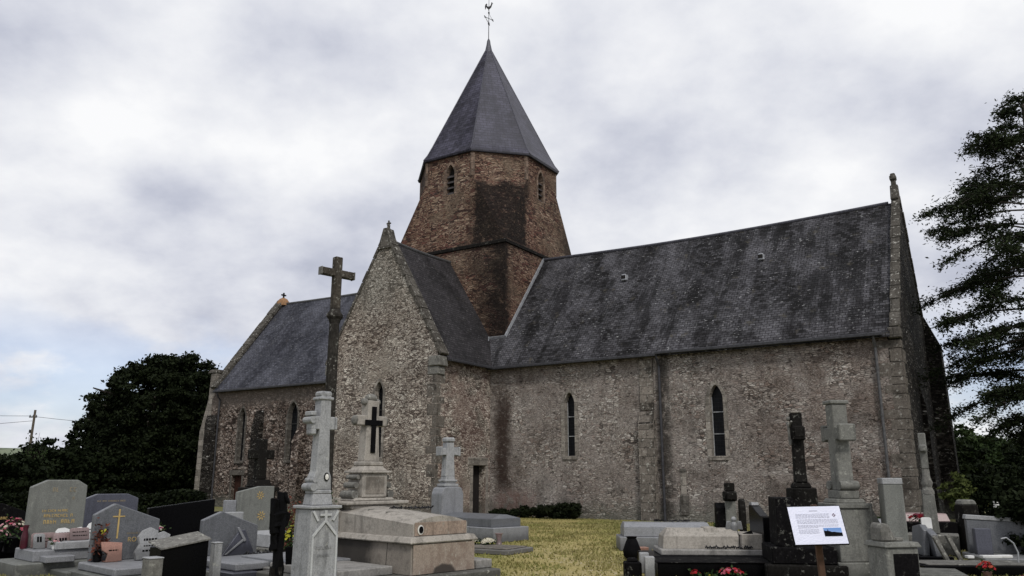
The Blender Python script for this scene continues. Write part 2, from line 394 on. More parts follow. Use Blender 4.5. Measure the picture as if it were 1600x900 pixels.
def leafmat(name, c, c2, rough=.65, s=1.3):
    def b(t):
        g = t.add('ShaderNodeNewGeometry')
        n = t.noise(t.obj(), s, 4, .65)
        rn = g.outputs['Random Per Island']
        v = t.math('ADD', t.math('MULTIPLY', t.step(n, .35, .65), .6), t.math('MULTIPLY', rn, .4))
        return t.mix(v, c, c2)
    return mat(name, b, rough, spec=.04)
M['yew'] = leafmat('foliage_yew', (.003, .0045, .0025), (.020, .027, .012))
M['conifer'] = leafmat('foliage_conifer', (.005, .008, .004), (.036, .048, .022))
M['oak'] = leafmat('foliage_green', (.010, .017, .007), (.05, .075, .028))
M['hedge'] = leafmat('foliage_hedge', (.004, .006, .003), (.017, .024, .010))
M['shrub'] = leafmat('foliage_shrub', (.006, .008, .005), (.018, .024, .011), s=4)
M['leafy'] = leafmat('foliage_bright', (.02, .03, .01), (.085, .10, .032), s=5)
M['potgreen'] = leafmat('foliage_pot', (.015, .03, .012), (.05, .08, .03), s=9)
M['bark'] = plain('bark', (.035, .030, .025), .95, 0, .4)

# ------------------------------------------------------------------ mesh helpers
def auto_uv(me):
    uvl = me.uv_layers.new(name='UVMap')
    data = uvl.data
    for p in me.polygons:
        n = p.normal
        if abs(n.z) > .985: T = Vector((1, 0, 0)); S = Vector((0, 1, 0))
        else:
            T = Vector((0, 0, 1)).cross(n).normalized(); S = n.cross(T)
        off = round(math.atan2(n.y, n.x)*3, 1)
        for li in p.loop_indices:
            co = me.vertices[me.loops[li].vertex_index].co
            data[li].uv = (co.dot(T) + off, co.dot(S))

def finish(bm, name, m, parent=None, smooth=False, uv=True):
    me = bpy.data.meshes.new(name)
    bmesh.ops.recalc_face_normals(bm, faces=bm.faces)
    bm.to_mesh(me); bm.free()
    if uv: auto_uv(me)
    if smooth:
        for p in me.polygons: p.use_smooth = True
        try: me.set_sharp_from_angle(angle=R_(38))
        except Exception: pass
    for mm in (m if isinstance(m, (list, tuple)) else [m]): me.materials.append(mm)
    o = bpy.data.objects.new(name, me); COL.objects.link(o)
    if parent is not None: o.parent = parent
    return o
def tag(o, label=None, cat=None, group=None, kind=None):
    if label: o['label'] = label
    if cat: o['category'] = cat
    if group: o['group'] = group
    if kind: o['kind'] = kind
    return o
def thing(name, label, cat, loc=(0, 0, 0), yaw=0, group=None):
    o = bpy.data.objects.new(name, None); COL.objects.link(o)
    o.empty_display_size = .3
    o.location = (loc[0], loc[1], loc[2] if len(loc) > 2 else 0); o.rotation_euler = (0, 0, yaw)
    return tag(o, label, cat, group)

def B(): return bmesh.new()
def abox(bm, x0, x1, y0, y1, z0, z1, bev=0.0, top=None, seg=1):
    """box; top=(ix,iy) insets the top face (battered / hipped)"""
    x0, x1 = min(x0, x1), max(x0, x1); y0, y1 = min(y0, y1), max(y0, y1)
    ix, iy = top or (0, 0)
    vs = [bm.verts.new(c) for c in [(x0, y0, z0), (x1, y0, z0), (x1, y1, z0), (x0, y1, z0),
                                    (x0+ix, y0+iy, z1), (x1-ix, y0+iy, z1), (x1-ix, y1-iy, z1), (x0+ix, y1-iy, z1)]]
    fs = [bm.faces.new([vs[i] for i in q]) for q in [(0, 3, 2, 1), (4, 5, 6, 7), (0, 1, 5, 4), (1, 2, 6, 5), (2, 3, 7, 6), (3, 0, 4, 7)]]
    if bev > 0:
        es = list({e for f in fs for e in f.edges})
        bmesh.ops.bevel(bm, geom=es, offset=bev, segments=seg, affect='EDGES', profile=.5)
    return vs
def aprism(bm, pts, axis, a, b, bev=0.0):
    """extrude polygon pts (2D) along axis from a to b. axis 'x': pts=(y,z); 'y': pts=(x,z); 'z': pts=(x,y)"""
    def P(p, t):
        return {'x': (t, p[0], p[1]), 'y': (p[0], t, p[1]), 'z': (p[0], p[1], t)}[axis]
    v0 = [bm.verts.new(P(p, a)) for p in pts]; v1 = [bm.verts.new(P(p, b)) for p in pts]
    n = len(pts)
    fs = [bm.faces.new(v0), bm.faces.new(v1[::-1])]
    for i in range(n): fs.append(bm.faces.new([v0[i], v0[(i+1) % n], v1[(i+1) % n], v1[i]]))
    bmesh.ops.recalc_face_normals(bm, faces=fs)
    if bev > 0:
        es = list({e for f in fs for e in f.edges})
        bmesh.ops.bevel(bm, geom=es, offset=bev, segments=1, affect='EDGES')
def atube(bm, pts, r, n=8, r2=None, cap=True):
    pts = [Vector(p) for p in pts]; rings = []
    for i, p in enumerate(pts):
        d = (pts[min(i+1, len(pts)-1)] - pts[max(i-1, 0)]).normalized()
        up = Vector((0, 0, 1)) if abs(d.z) < .9 else Vector((1, 0, 0))
        a = d.cross(up).normalized(); b = d.cross(a)
        rr = r if r2 is None else r + (r2-r)*i/max(1, len(pts)-1)
        rings.append([bm.verts.new(p + a*math.cos(2*PI*k/n)*rr + b*math.sin(2*PI*k/n)*rr) for k in range(n)])
    for i in range(len(rings)-1):
        for k in range(n):
            bm.faces.new([rings[i][k], rings[i][(k+1) % n], rings[i+1][(k+1) % n], rings[i+1][k]])
    if cap:
        bm.faces.new(rings[0][::-1]); bm.faces.new(rings[-1])
def alathe(bm, prof, c=(0, 0), n=16, rot=0.0):
    """prof: list of (r,z)"""
    rings = [[bm.verts.new((c[0]+r*math.cos(2*PI*k/n+rot), c[1]+r*math.sin(2*PI*k/n+rot), z)) for k in range(n)] for r, z in prof]
    for i in range(len(rings)-1):
        for k in range(n): bm.faces.new([rings[i][k], rings[i][(k+1) % n], rings[i+1][(k+1) % n], rings[i+1][k]])
    bm.faces.new(rings[0][::-1]); bm.faces.new(rings[-1])
def asphere(bm, c, r, sub=1, sq=(1, 1, 1)):
    bmesh.ops.create_icosphere(bm, subdivisions=sub, radius=r, matrix=Matrix.Translation(c) @ Matrix.Diagonal((*sq, 1)))
def box(name, d, m, parent, bev=.008, top=None):
    bm = B(); abox(bm, *d, bev=bev, top=top); return finish(bm, name, m, parent)
def roughen(bm, amt, sc_=3.0, cuts=3, seed=0):
    bmesh.ops.subdivide_edges(bm, edges=list(bm.edges), cuts=cuts, use_grid_fill=True)
    from mathutils import noise as mn
    for v in bm.verts:
        q = v.co*sc_ + Vector((seed, seed*.7, 1.3))
        v.co += Vector((mn.noise(q), mn.noise(q+Vector((9, 0, 0))), mn.noise(q+Vector((0, 9, 0)))))*amt

def arch_pts(w, z0, z1, pointed=True, rise=None, n=7):
    """pointed-arch outline, centred on 0, returned as (t,z)"""
    h = w/2; rise = rise or w*.85; zs = z1-rise
    pts = [(-h, z0), (h, z0), (h, zs)]
    for i in range(1, n):
        a = i/n; pts.append((h*(1-a)**.62 if pointed else h*math.cos(a*PI/2), zs+rise*(math.sin(a*PI/2) if not pointed else a**.86)))
    pts.append((0, z1))
    for i in range(n-1, 0, -1):
        a = i/n; pts.append((-(h*(1-a)**.62 if pointed else h*math.cos(a*PI/2)), zs+rise*(math.sin(a*PI/2) if not pointed else a**.86)))
    pts.append((-h, zs))
    return pts

def cut(obj, cutters):
    """boolean-subtract closed bmeshes from obj, bake result, redo UVs"""
    bm = B()
    for c in cutters: c(bm)
    bmesh.ops.recalc_face_normals(bm, faces=bm.faces)
    me = bpy.data.meshes.new('cutter'); bm.to_mesh(me); bm.free()
    co = bpy.data.objects.new('cutter', me); COL.objects.link(co)
    md = obj.modifiers.new('b', 'BOOLEAN'); md.operation = 'DIFFERENCE'; md.object = co; md.solver = 'EXACT'
    mw = obj.parent; obj.parent = None
    dg = bpy.context.evaluated_depsgraph_get(); dg.update()
    new = bpy.data.meshes.new_from_object(obj.evaluated_get(dg))
    obj.modifiers.clear(); obj.data = new
    while new.uv_layers: new.uv_layers.remove(new.uv_layers[0])
    auto_uv(new); obj.parent = mw
    bpy.data.objects.remove(co); return obj

# ================================================================== CHURCH
H, L, W, RZ = 6.56, 16.25, 4.37, 12.3
TW, TP, TRZ = 6.13, 3.82, 11.86
TX, TA, TS = -3.30, 3.48, 12.5
Z1, Z2, TO = 16.2, 17.5, 1.47
CL, CRZ = 18.8, 12.2
church = thing('church', 'old stone church with red octagonal tower, slate roofs and grey slate spire', 'church', (CH_X, CH_Y, 0), CH_YAW)
def cy_cut(t0, z, w, zr, axis='y', at_=0, depth=.32):
    z0, z1 = z
    def f(bm):
        pts = [(t0+a, b) for a, b in arch_pts(w, z0, z1)]
        if axis == 'y': aprism(bm, pts, 'y', at_-.3, at_+depth)
        else: aprism(bm, pts, 'x', at_+.3, at_-depth)
    return f
def window(t0, z0, z1, w, axis='y', at_=0, depth=.3, surround='ashlar', sw=.17, louvre=False, sill=True):
    """surround ring, glass pane and bars as window > pane, bar"""
    bm = B()
    outer = [(t0+a, b) for a, b in arch_pts(w+2*sw, z0-.02, z1+sw)]
    inner = [(t0+a, b) for a, b in arch_pts(w, z0-.02, z1)]
    sg = -1 if axis == 'y' else 1
    def P(p, o):
        return (p[0], at_+sg*o, p[1]) if axis == 'y' else (at_+sg*o, p[0], p[1])
    n = len(outer)
    vo = [bm.verts.new(P(p, .018)) for p in outer]; vi = [bm.verts.new(P(p, .018)) for p in inner]
    vb = [bm.verts.new(P(p, -depth+.05)) for p in inner]; vw = [bm.verts.new(P(p, -.05)) for p in outer]
    vi2 = [bm.verts.new(P(((p[0]-t0)*.93+t0, p[1]-(.02 if p[1] > z1-.4 else 0)), -depth+.05)) for p in inner]
    for i in range(n):
        j = (i+1) % n
        if i == 0: continue
        bm.faces.new([vo[i], vo[j], vi[j], vi[i]])
        bm.faces.new([vi[i], vi[j], vi2[j], vi2[i]])
        bm.faces.new([vw[i], vw[j], vo[j], vo[i]])
    wd = finish(bm, 'window', M[surround], church)
    pb = B(); pin = [(t0+a*1.0, b) for a, b in arch_pts(w*.98, z0, z1-.01)]
    v = [pb.verts.new(P(p, -depth+.04)) for p in pin]; pb.faces.new(v)
    if louvre:
        finish(pb, 'backing', M['void'], wd)
        lb = B(); k = 0; z = z0+.12
        while z < z1-.3:
            d = .16
            if axis == 'y': vs = [(t0-w/2, at_+.04, z-.07), (t0+w/2, at_+.04, z-.07), (t0+w/2, at_+.04+d, z+.09), (t0-w/2, at_+.04+d, z+.09)]
            else: vs = [(at_-.04, t0-w/2, z-.07), (at_-.04, t0+w/2, z-.07), (at_-.04-d, t0+w/2, z+.09), (at_-.04-d, t0-w/2, z+.09)]
            a_ = [lb.verts.new(c) for c in vs]; b_ = [lb.verts.new((c[0], c[1], c[2]-.03)) for c in vs]
            lb.faces.new(a_); lb.faces.new(b_[::-1])
            for q in range(4): lb.faces.new([a_[q], a_[(q+1) % 4], b_[(q+1) % 4], b_[q]])
            z += .3
        finish(lb, 'louvres', M['louvre'], wd)
    else:
        finish(pb, 'pane', M['glass'], wd)
        hh = z1-z0-.5; bmat = M['bar' if t0 > 0 else 'bar2']
        for k in (1, 2):
            z = z0+hh*k/3+.1*k
            bb = B(); abox(bb, t0-w/2, t0+w/2, at_+depth-.09, at_+depth-.06, z-.015, z+.015); finish(bb, 'saddle_bar', bmat, wd)
        # left jamb fillet and lattice lead came
        if axis == 'y' and t0 > 0:
            bb = B(); abox(bb, t0-w/2, t0-w/2+.035, at_+depth-.09, at_+depth-.06, z0, z1-w*.85); finish(bb, 'jamb_fillet', bmat, wd)
        lt = B()
        zz = z0
        while zz < z1-.3:
            if axis == 'y': abox(lt, t0-w/2+.02, t0+w/2-.02, at_+depth-.052, at_+depth-.046, zz, zz+.012)
            zz += .14
        if axis == 'y':
            for k in (-1, 0, 1): abox(lt, t0+k*w*.25-.005, t0+k*w*.25+.005, at_+depth-.056, at_+depth-.052, z0, z1-.35)
        finish(lt, 'lattice', M['iron'], wd)
    if sill:
        sb = B()
        if axis == 'y': abox(sb, t0-w/2-.1, t0+w/2+.1, at_-.05, at_+depth, z0-.16, z0-.003, .01)
        else: abox(sb, at_-depth, at_+.05, t0-w/2-.1, t0+w/2+.1, z0-.16, z0-.003, .01)
        finish(sb, 'sill', M[surround], wd)
    return wd

# --- nave walls
bm = B(); abox(bm, -3.0, L, 0, 2*W, -.4, H)
nw = finish(bm, 'nave_wall', M['nave'], church)
WN = [(3.98, 2.45, 5.05, .46), (10.2, 2.38, 5.0, .52)]
cut(nw, [cy_cut(x, (z0, z1), w, 0) for x, z0, z1, w in WN])
for x, z0, z1, w in WN: window(x, z0, z1, w)
# --- east gable wall with coping, kneeler, buttress
bm = B()
aprism(bm, [(0.004, -.4), (2*W-.004, -.4), (2*W-.004, H+.15), (W, RZ+.28), (0.004, H+.15)], 'x', L+.13, L+.40)
abox(bm, L, L+.13, .004, 2*W-.004, -.4, H-.1)
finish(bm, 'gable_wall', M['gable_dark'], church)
def coping(x0, x1, y0, z0, y1, z1, axis='x', w=.24, n=11, seed=1, m='coping'):
    """row of coping stones along a gable slope from (y0,z0) to (y1,z1); one mesh"""
    rnd = random.Random(seed); bm = B()
    d = Vector((y1-y0, z1-z0)); ln = d.length; d.normalize(); nn = Vector((-d.y, d.x))
    if nn.y < 0: nn = -nn
    for i in range(n):
        a = ln*i/n+.008; b = ln*(i+1)/n-.008; j = rnd.uniform(-.012, .012); jw = rnd.uniform(-.015, .015)
        q = [(y0+d.x*a, z0+d.y*a), (y0+d.x*b, z0+d.y*b), (y0+d.x*b+nn.x*(w+j), z0+d.y*b+nn.y*(w+j)), (y0+d.x*a+nn.x*(w+j), z0+d.y*a+nn.y*(w+j))]
        aprism(bm, q, axis, x0-jw, x1+jw, .025)
    return finish(bm, 'coping', M[m], church)
coping(L+.13, L+.46, -.12, H-.05, W, RZ+.22, seed=2, w=.12)
coping(L+.13, L+.46, 2*W+.12, H-.05, W, RZ+.22, seed=3, w=.12)
bm = B(); abox(bm, L+.05, L+.45, -.22, .30, H-.38, H-.02, .03)
finish(bm, 'kneeler', M['ashlar_dark'], church)
bm = B()
aprism(bm, [(L+.3, -.4), (L+1.05, -.4), (L+.93, 7.0), (L+.41, 8.3), (L+.3, 8.3)], 'y', 2*W-.75, 2*W+.12)
aprism(bm, [(L+.41, -.4), (L+.62, -.4), (L+.56, 4.2), (L+.41, 4.9)], 'y', W-.5, W+.5)
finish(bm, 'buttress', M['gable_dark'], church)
# quoins of the nave corner
def quoins(cx, cyy, sx, sy, z0, z1, seed, m='ashlar', wl=(.45, .8), name='quoins', faces=(1, 1)):
    rnd = random.Random(seed); bm = B(); z = z0; k = 0
    while z < z1-.05:
        h = min(rnd.uniform(.26, .55), z1-z)
        lx = rnd.uniform(*wl)*(1 if k % 2 else .6)*sx; ly = rnd.uniform(*wl)*(.6 if k % 2 else 1)*sy
        p = rnd.uniform(.003, .012)
        abox(bm, cx-sx*0+(-lx), cx+sx*p, cyy-ly, cyy+sy*p, z+.006, z+h-.006, .012)
        z += h; k += 1
    return finish(bm, name, M[m], church)
quoins(L+.40, 0.004, 1, -1, -.2, H-.42, 5, 'quoin', (.62, .95))
# --- flat buttress with weathering
bm = B()
aprism(bm, [(0.05, -.4), (-.22, -.4), (-.22, 3.6), (-.06, 4.1), (0.05, 4.1)], 'x', 7.12, 7.76)
abox(bm, 7.16, 7.74, -.06, .05, 4.16, 6.3, .01)
finish(bm, 'buttress', M['pilaster'], church)
box('weathering', (7.11, 7.77, -.235, -.02, 3.60, 3.80), M['gable_dark'], church, .04, (0, .1))
# blocked slit with its stone strip
bm = B(); abox(bm, 8.68, 8.90, -.02, .05, .95, 1.8, .005); finish(bm, 'blocked_slit', M['ashlar'], church)
bm = B(); abox(bm, 8.64, 8.96, -.06, .05, .25, .95, .01); finish(bm, 'niche_block', M['ashlar_dark'], church)
bm = B(); abox(bm, 8.66, 8.90, -.05, .05, 1.81, 1.93, .005); finish(bm, 'niche_cap', M['ashlar_dark'], church)

# --- transept
bm = B(); abox(bm, -TW, 0, -TP+.42, 1.2, -.4, H)
tw_ = finish(bm, 'transept_wall', M['transept'], church)
bm = B()
aprism(bm, [(-TW, -.4), (0, -.4), (0, H+.12), (-TW/2, TRZ+.2), (-TW, H+.12)], 'y', -TP, -TP+.42)
tg = finish(bm, 'transept_gable', M['transept'], church)
cut(tg, [cy_cut(-3.1, (2.4, 5.55), .46, 0, 'y', -TP)])
window(-3.1, 2.4, 5.55, .46, 'y', -TP, surround='ashlar', sw=.14)
door_y = -.78
cut(tw_, [lambda b: abox(b, -.42, .3, door_y-.47, door_y+.47, -.1, 2.08)])
bm = B()
abox(bm, -.41, .02, door_y+.475, door_y+.70, -.1, 1.0, .01); abox(bm, -.41, .02, door_y+.475, door_y+.62, 1.01, 2.08, .01)
abox(bm, -.41, .02, door_y-.70, door_y-.475, 0, .75, .01); abox(bm, -.41, .025, door_y-.8, door_y-.475, .76, 1.45, .01); abox(bm, -.41, .02, door_y-.62, door_y-.475, 1.46, 2.08, .01)
bm.free(); dr = None
bm = B(); abox(bm, -.39, .035, door_y-.85, door_y+.62, 2.085, 2.42, .02); dr = finish(bm, 'door', M['ashlar'], church)
bm = B(); abox(bm, -.41, .02, door_y+.475, door_y+.66, -.1, 2.08, .01); finish(bm, 'jamb', M['ashlar'], dr)
bm = B(); abox(bm, -.41, .02, door_y-.68, door_y-.475, -.1, 2.08, .01); finish(bm, 'jamb', M['ashlar'], dr)
bm = B()
for k in range(6): abox(bm, -.36, -.32, door_y-.46+k*.153, door_y-.46+k*.153+.148, -.05, 2.06, .006)
finish(bm, 'door_leaf', M['void'], dr)
bm = B(); abox(bm, 0.02, .5, door_y-.7, door_y+.7, -.05, .10, .01); finish(bm, 'door_step', M['ashlar_dark'], dr)
coping(-TP-.06, -TP+.46, .14, H-.12, -TW/2, TRZ+.16, axis='y', seed=12, w=.14)
coping(-TP-.06, -TP+.46, -TW-.14, H-.12, -TW/2, TRZ+.16, axis='y', seed=13, w=.14)
quoins(0, -TP, 1, -1, -.2, H-.5, 21, 'quoin', (.30, .55))
bm = B(); abox(bm, -.42, .17, -TP-.09, -TP+.5, H-.55, H-.14, .03); abox(bm, -.5, .06, -TP-.03, -TP+.45, H-.9, H-.56, .03)
finish(bm, 'kneeler', M['s_lichen'], church)
bm = B(); abox(bm, -TW-.17, -TW+.42, -TP-.09, -TP+.5, H-.55, H-.14, .03); finish(bm, 'kneeler', M['s_lichen'], church)
# finial with small fleuron
def finial(x, y, z, s=1.0, m='coping', wide='x'):
    bm = B()
    alathe(bm, [(.20*s, z-.25*s), (.15*s, z+.05*s), (.09*s, z+.3*s), (.13*s, z+.36*s), (.08*s, z+.42*s), (.07*s, z+.5*s)], (x, y), 8)
    dx, dy = (.13*s, 0) if wide == 'x' else (0, .13*s)
    asphere(bm, (x, y, z+.56*s), .095*s); asphere(bm, (x-dx, y-dy, z+.52*s), .075*s); asphere(bm, (x+dx, y+dy, z+.52*s), .075*s); asphere(bm, (x, y, z+.68*s), .075*s)
    return finish(bm, 'finial', M[m], church, True)
bm = B(); aprism(bm, [(-TW/2-.42, TRZ-.45), (-TW/2+.42, TRZ-.45), (-TW/2+.11, TRZ+.50), (-TW/2-.11, TRZ+.50)], 'y', -TP-.08, -TP+.40, .02)
finish(bm, 'apex_stone', M['coping'], church)
finial(-TW/2, -TP+.16, TRZ+.42, .66)
# east finial: stump of a cross
bm = B(); aprism(bm, [(W-.36, RZ+.05), (W+.36, RZ+.05), (W+.10, RZ+.72), (W-.10, RZ+.72)], 'x', L+.13, L+.42, .03)
finish(bm, 'apex_stone', M['coping'], church)
bm = B(); abox(bm, L+.18, L+.36, W-.09, W+.09, RZ+.70, RZ+1.22, .03); abox(bm, L+.15, L+.39, W-.15, W+.15, RZ+.93, RZ+1.12, .03)
finish(bm, 'finial', M['coping'], church)

# --- choir
bm = B(); abox(bm, -CL, -3.2, 0.002, 2*W-.002, -.4, H)
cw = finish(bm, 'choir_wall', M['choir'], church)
WC = [(-16.5, 2.45, 5.3, .5), (-12.5, 2.45, 5.45, .72)]
cut(cw, [cy_cut(x, (z0, z1), w, 0, 'y', 0.002) for x, z0, z1, w in WC] + [lambda b: abox(b, -16.98, -16.2, -.3, .3, -.1, 1.68)])
for x, z0, z1, w in WC: window(x, z0, z1, w, at_=.002, surround='ashlar_dark', sw=.13)
bm = B()
abox(bm, -17.2, -15.98, -.03, .28, 1.685, 1.95, .01)
dc = finish(bm, 'door', M['ashlar_dark'], church)
for xa, xb in ((-17.12, -16.985), (-16.195, -16.06)):
    bm = B(); abox(bm, xa, xb, -.02, .28, 0, 1.68, .01); finish(bm, 'jamb', M['ashlar_dark'], dc)
bm = B()
for k in range(5): abox(bm, -16.975+k*.155, -16.975+k*.155+.15, .2, .24, -.05, 1.67, .005)
finish(bm, 'door_leaf', M['door_red'], dc)
bm = B()
aprism(bm, [(-.0+.002, -.4), (2*W-.002, -.4), (2*W-.002, H+.15), (W, CRZ+.2), (.002, H+.15)], 'x', -CL-.4, -CL)
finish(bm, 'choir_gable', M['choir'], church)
coping(-CL-.46, -CL+.1, -.12, H-.1, W, CRZ+.18, seed=31, w=.2)
coping(-CL-.46, -CL+.1, 2*W+.12, H-.1, W, CRZ+.18, seed=32, w=.2)
bm = B()
aprism(bm, [(-CL-.41, -.4), (-20.15, -.4), (-20.1, 4.1), (-19.55, 5.9), (-19.5, 7.35), (-19.05, 7.5), (-19.05, H-.5), (-CL-.41, H-.5)], 'y', -.02, .75)
finish(bm, 'buttress', M['ashlar'], church)
box('buttress_cap', (-19.75, -19.0, -.1, .8, 7.4, 7.62), M['coping'], church, .03, (.05, .12))
bm = B()
aprism(bm, [(.05, -.4), (-.30, -.4), (-.30, 4.2), (-.05, 5.1), (.05, 5.1)], 'x', -15.35, -14.75)
finish(bm, 'buttress', M['gable_dark'], church)
bm = B(); aprism(bm, [(-.25, -.4), (-.0, -.4), (-.0, 4.7), (-.15, 5.2), (-.25, 5.2)][:0] or [(.05, -.4), (-.14, -.4), (-.14, 4.6), (-.02, 5.0), (.05, 5.0)], 'x', -19.52, -18.62)
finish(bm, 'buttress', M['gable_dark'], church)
bm = B(); aprism(bm, [(.05, -.4), (-.42, -.4), (-.42, 3.4), (-.05, 4.1), (.05, 4.1)], 'x', -12.02, -11.5)
finish(bm, 'buttress', M['choir'], church)
bm = B()
alathe(bm, [(.4, CRZ-.1), (.38, CRZ+.15), (.24, CRZ+.34), (.08, CRZ+.42)], (-CL-.1, W), 12)
finish(bm, 'apex_stone', granite('stone_orange', (.30, .17, .09), .9, .2, .5, .4, 20, .15, .3), church, True)
bm = B(); abox(bm, -CL-.14, -CL-.06, W-.04, W+.04, CRZ+.4, CRZ+.75); abox(bm, -CL-.15, -CL-.05, W-.17, W+.17, CRZ+.56, CRZ+.64); abox(bm, -CL-.2, -CL+.0, W-.03, W+.03, CRZ+.57, CRZ+.63)
finish(bm, 'finial_cross', M['iron'], church)

# --- roofs (sagging ridge, slight waviness)
from mathutils import noise as mnoise
def roof(name, x0, x1, e0, ez, r, rz, m, sag=.12, thick=.11, axis='x', seed=0, both=True, eave_d=.0, wav=.03):
    bm = B(); nx = max(6, int((x1-x0)/.8)); ny = 8
    sides = [(e0, r)] + ([(2*r-e0, r)] if both else [])
    for (ea, rb) in sides:
        g = []
        for i in range(nx+1):
            x = x0+(x1-x0)*i/nx; row = []
            for j in range(ny+1):
                f = j/ny; y = ea+(rb-ea)*f; z = ez+(rz-ez)*f
                z -= sag*math.sin(PI*i/nx)*f + eave_d*math.sin(PI*(1-f))*.5
                if 0 < i < nx and 0 < j < ny+0: z += wav*mnoise.noise(Vector((x*.45+seed, y*.6, 3)))
                row.append((x, y, z))
            g.append(row)
        def cv(p): return p if axis == 'x' else (p[1], p[0], p[2])
        V = [[bm.verts.new(cv(p)) for p in row] for row in g]
        U = [[bm.verts.new(cv((p[0], p[1], p[2]-thick))) for p in row] for row in g]
        for i in range(nx):
            for j in range(ny):
                bm.faces.new([V[i][j], V[i+1][j], V[i+1][j+1], V[i][j+1]])
                bm.faces.new([U[i][j], U[i][j+1], U[i+1][j+1], U[i+1][j]])
            bm.faces.new([V[i][0], U[i][0], U[i+1][0], V[i+1][0]])
        for j in range(ny):
            for i in (0, nx): bm.faces.new([V[i][j], V[i][j+1], U[i][j+1], U[i][j]])
    return finish(bm, name, m, church)
def flat_uv_ok(): pass
r1 = roof('nave_roof', -1.2, L+.12, -.30, H-.24, W, RZ, M['roof_nave'], sag=.16, seed=2)
r2 = roof('choir_roof', -CL-.02, -6.0, -.28, H-.22, W, CRZ, M['roof_choir'], sag=.10, seed=7)
r3 = roof('transept_roof', -TP+.38, .95, .26, H-.22, -TW/2, TRZ, M['roof_trans'], sag=.05, axis='y', seed=11, wav=.02)
# ridge cappings
def ridge(x0, x1, z0, sag, axis, c, m='lead_dark'):
    bm = B(); n = 12; pts = []
    for i in range(n+1):
        x = x0+(x1-x0)*i/n; z = z0-sag*math.sin(PI*i/n)+.015
        pts.append((x, c, z) if axis == 'x' else (c, x, z))
    atube(bm, pts, .075, 8)
    return finish(bm, 'ridge_capping', M[m], church, True)
ridge(.15, L, RZ, .16, 'x', W); ridge(-CL, -6.7, CRZ, .10, 'x', W, 'pipe'); ridge(-TP+.4, .9, TRZ, .05, 'y', -TW/2, 'pipe')
# lead flashings
def strip(pts, w, m, name='flashing', nrm=(0, 0, 1), r=.05):
    bm = B(); atube(bm, pts, r, 6); return finish(bm, name, M[m], church)
def rz_n(y): return H-.24+(RZ-H+.24)*(y+.30)/(W+.30)
sx = TX+TA
bm = B()
def ribbon(bm, pts, wv, th=.02):
    wv = Vector(wv)
    for a, b in zip(pts[:-1], pts[1:]):
        a = Vector(a); b = Vector(b); d = (b-a).normalized(); n = d.cross(wv).normalized()*th
        q = [a-wv/2, a+wv/2, b+wv/2, b-wv/2]
        lo = [bm.verts.new(p-n) for p in q]; hi = [bm.verts.new(p+n) for p in q]
        bm.faces.new(lo[::-1]); bm.faces.new(hi)
        for k in range(4): bm.faces.new([lo[k], lo[(k+1) % 4], hi[(k+1) % 4], hi[k]])
ribbon(bm, [(sx+.05, .86, rz_n(.86)+.03), (sx+.05, W, rz_n(W)+.0)], (.0, -.12, .16), .035)
ribbon(bm, [(-.70, .87, 7.86), (sx+.02, .87, 7.86)], (0, -.06, .12), .03)
ribbon(bm, [(-.03, -.28, 6.42), (-.36, .2, 7.08), (-.72, .84, 7.92)], (.12, -.02, .0), .03)
finish(bm, 'flashing', M['lead'], church)
# eaves gutters
bm = B()
abox(bm, .10, 8.0, -.42, -.27, H-.36, H-.24, .02); abox(bm, 8.0, L-.1, -.42, -.27, H-.30, H-.18, .02)
finish(bm, 'gutter', M['gutter'], church)
bm = B(); abox(bm, -CL+.05, -TW, -.40, -.25, H-.34, H-.22, .02); finish(bm, 'gutter', M['gutter'], church)
bm = B(); abox(bm, .23, .38, -TP+.5, -.1, H-.34, H-.22, .02); finish(bm, 'gutter', M['gutter'], church)
def dpipe(x, z1, z0, m='pipe'):
    bm = B(); atube(bm, [(x, -.33, z1+.02), (x, -.3, z1-.15), (x, -.09, z1-.42), (x+.01, -.09, z0)], .05, 10)
    z = z0+.5
    while z < z1-.5:
        alathe(bm, [(.066, z), (.066, z+.07)], (x, -.09), 10); z += 1.55
    return finish(bm, 'downpipe', M[m], church, True)
dpipe(8.02, H-.3, 0, 'gutter'); dpipe(15.86, H-.25, 0); dpipe(-18.45, H-.3, 0, 'gutter')
# roof vents and hook
def on_roof(px, py):
    d = ray(px, py); c, s = math.cos(CH_YAW), math.sin(CH_YAW)
    ox, oy = -CH_X, -CH_Y
    o = Vector((c*ox+s*oy, -s*ox+c*oy, EYE)); dl = Vector((c*d.x+s*d.y, -s*d.x+c*d.y, d.z))
    k = (RZ-H+.24)/(W+.30); a = H-.24+k*.30
    t = (a+k*o.y-o.z)/(dl.z-k*dl.y); return o+dl*t
for (px, py) in ((977, 432), (1190, 399)):
    p = on_roof(px, py); bm = B()
    abox(bm, p.x-.13, p.x+.13, p.y-.22, p.y+.15, p.z-.2, p.z+.10, .03, (.03, .04)); vr = finish(bm, 'roof_vent', M['lead'], church)
    bm = B(); abox(bm, p.x-.1, p.x+.1, p.y-.235, p.y-.215, p.z-.12, p.z+.03); finish(bm, 'vent_opening', M['void'], vr)

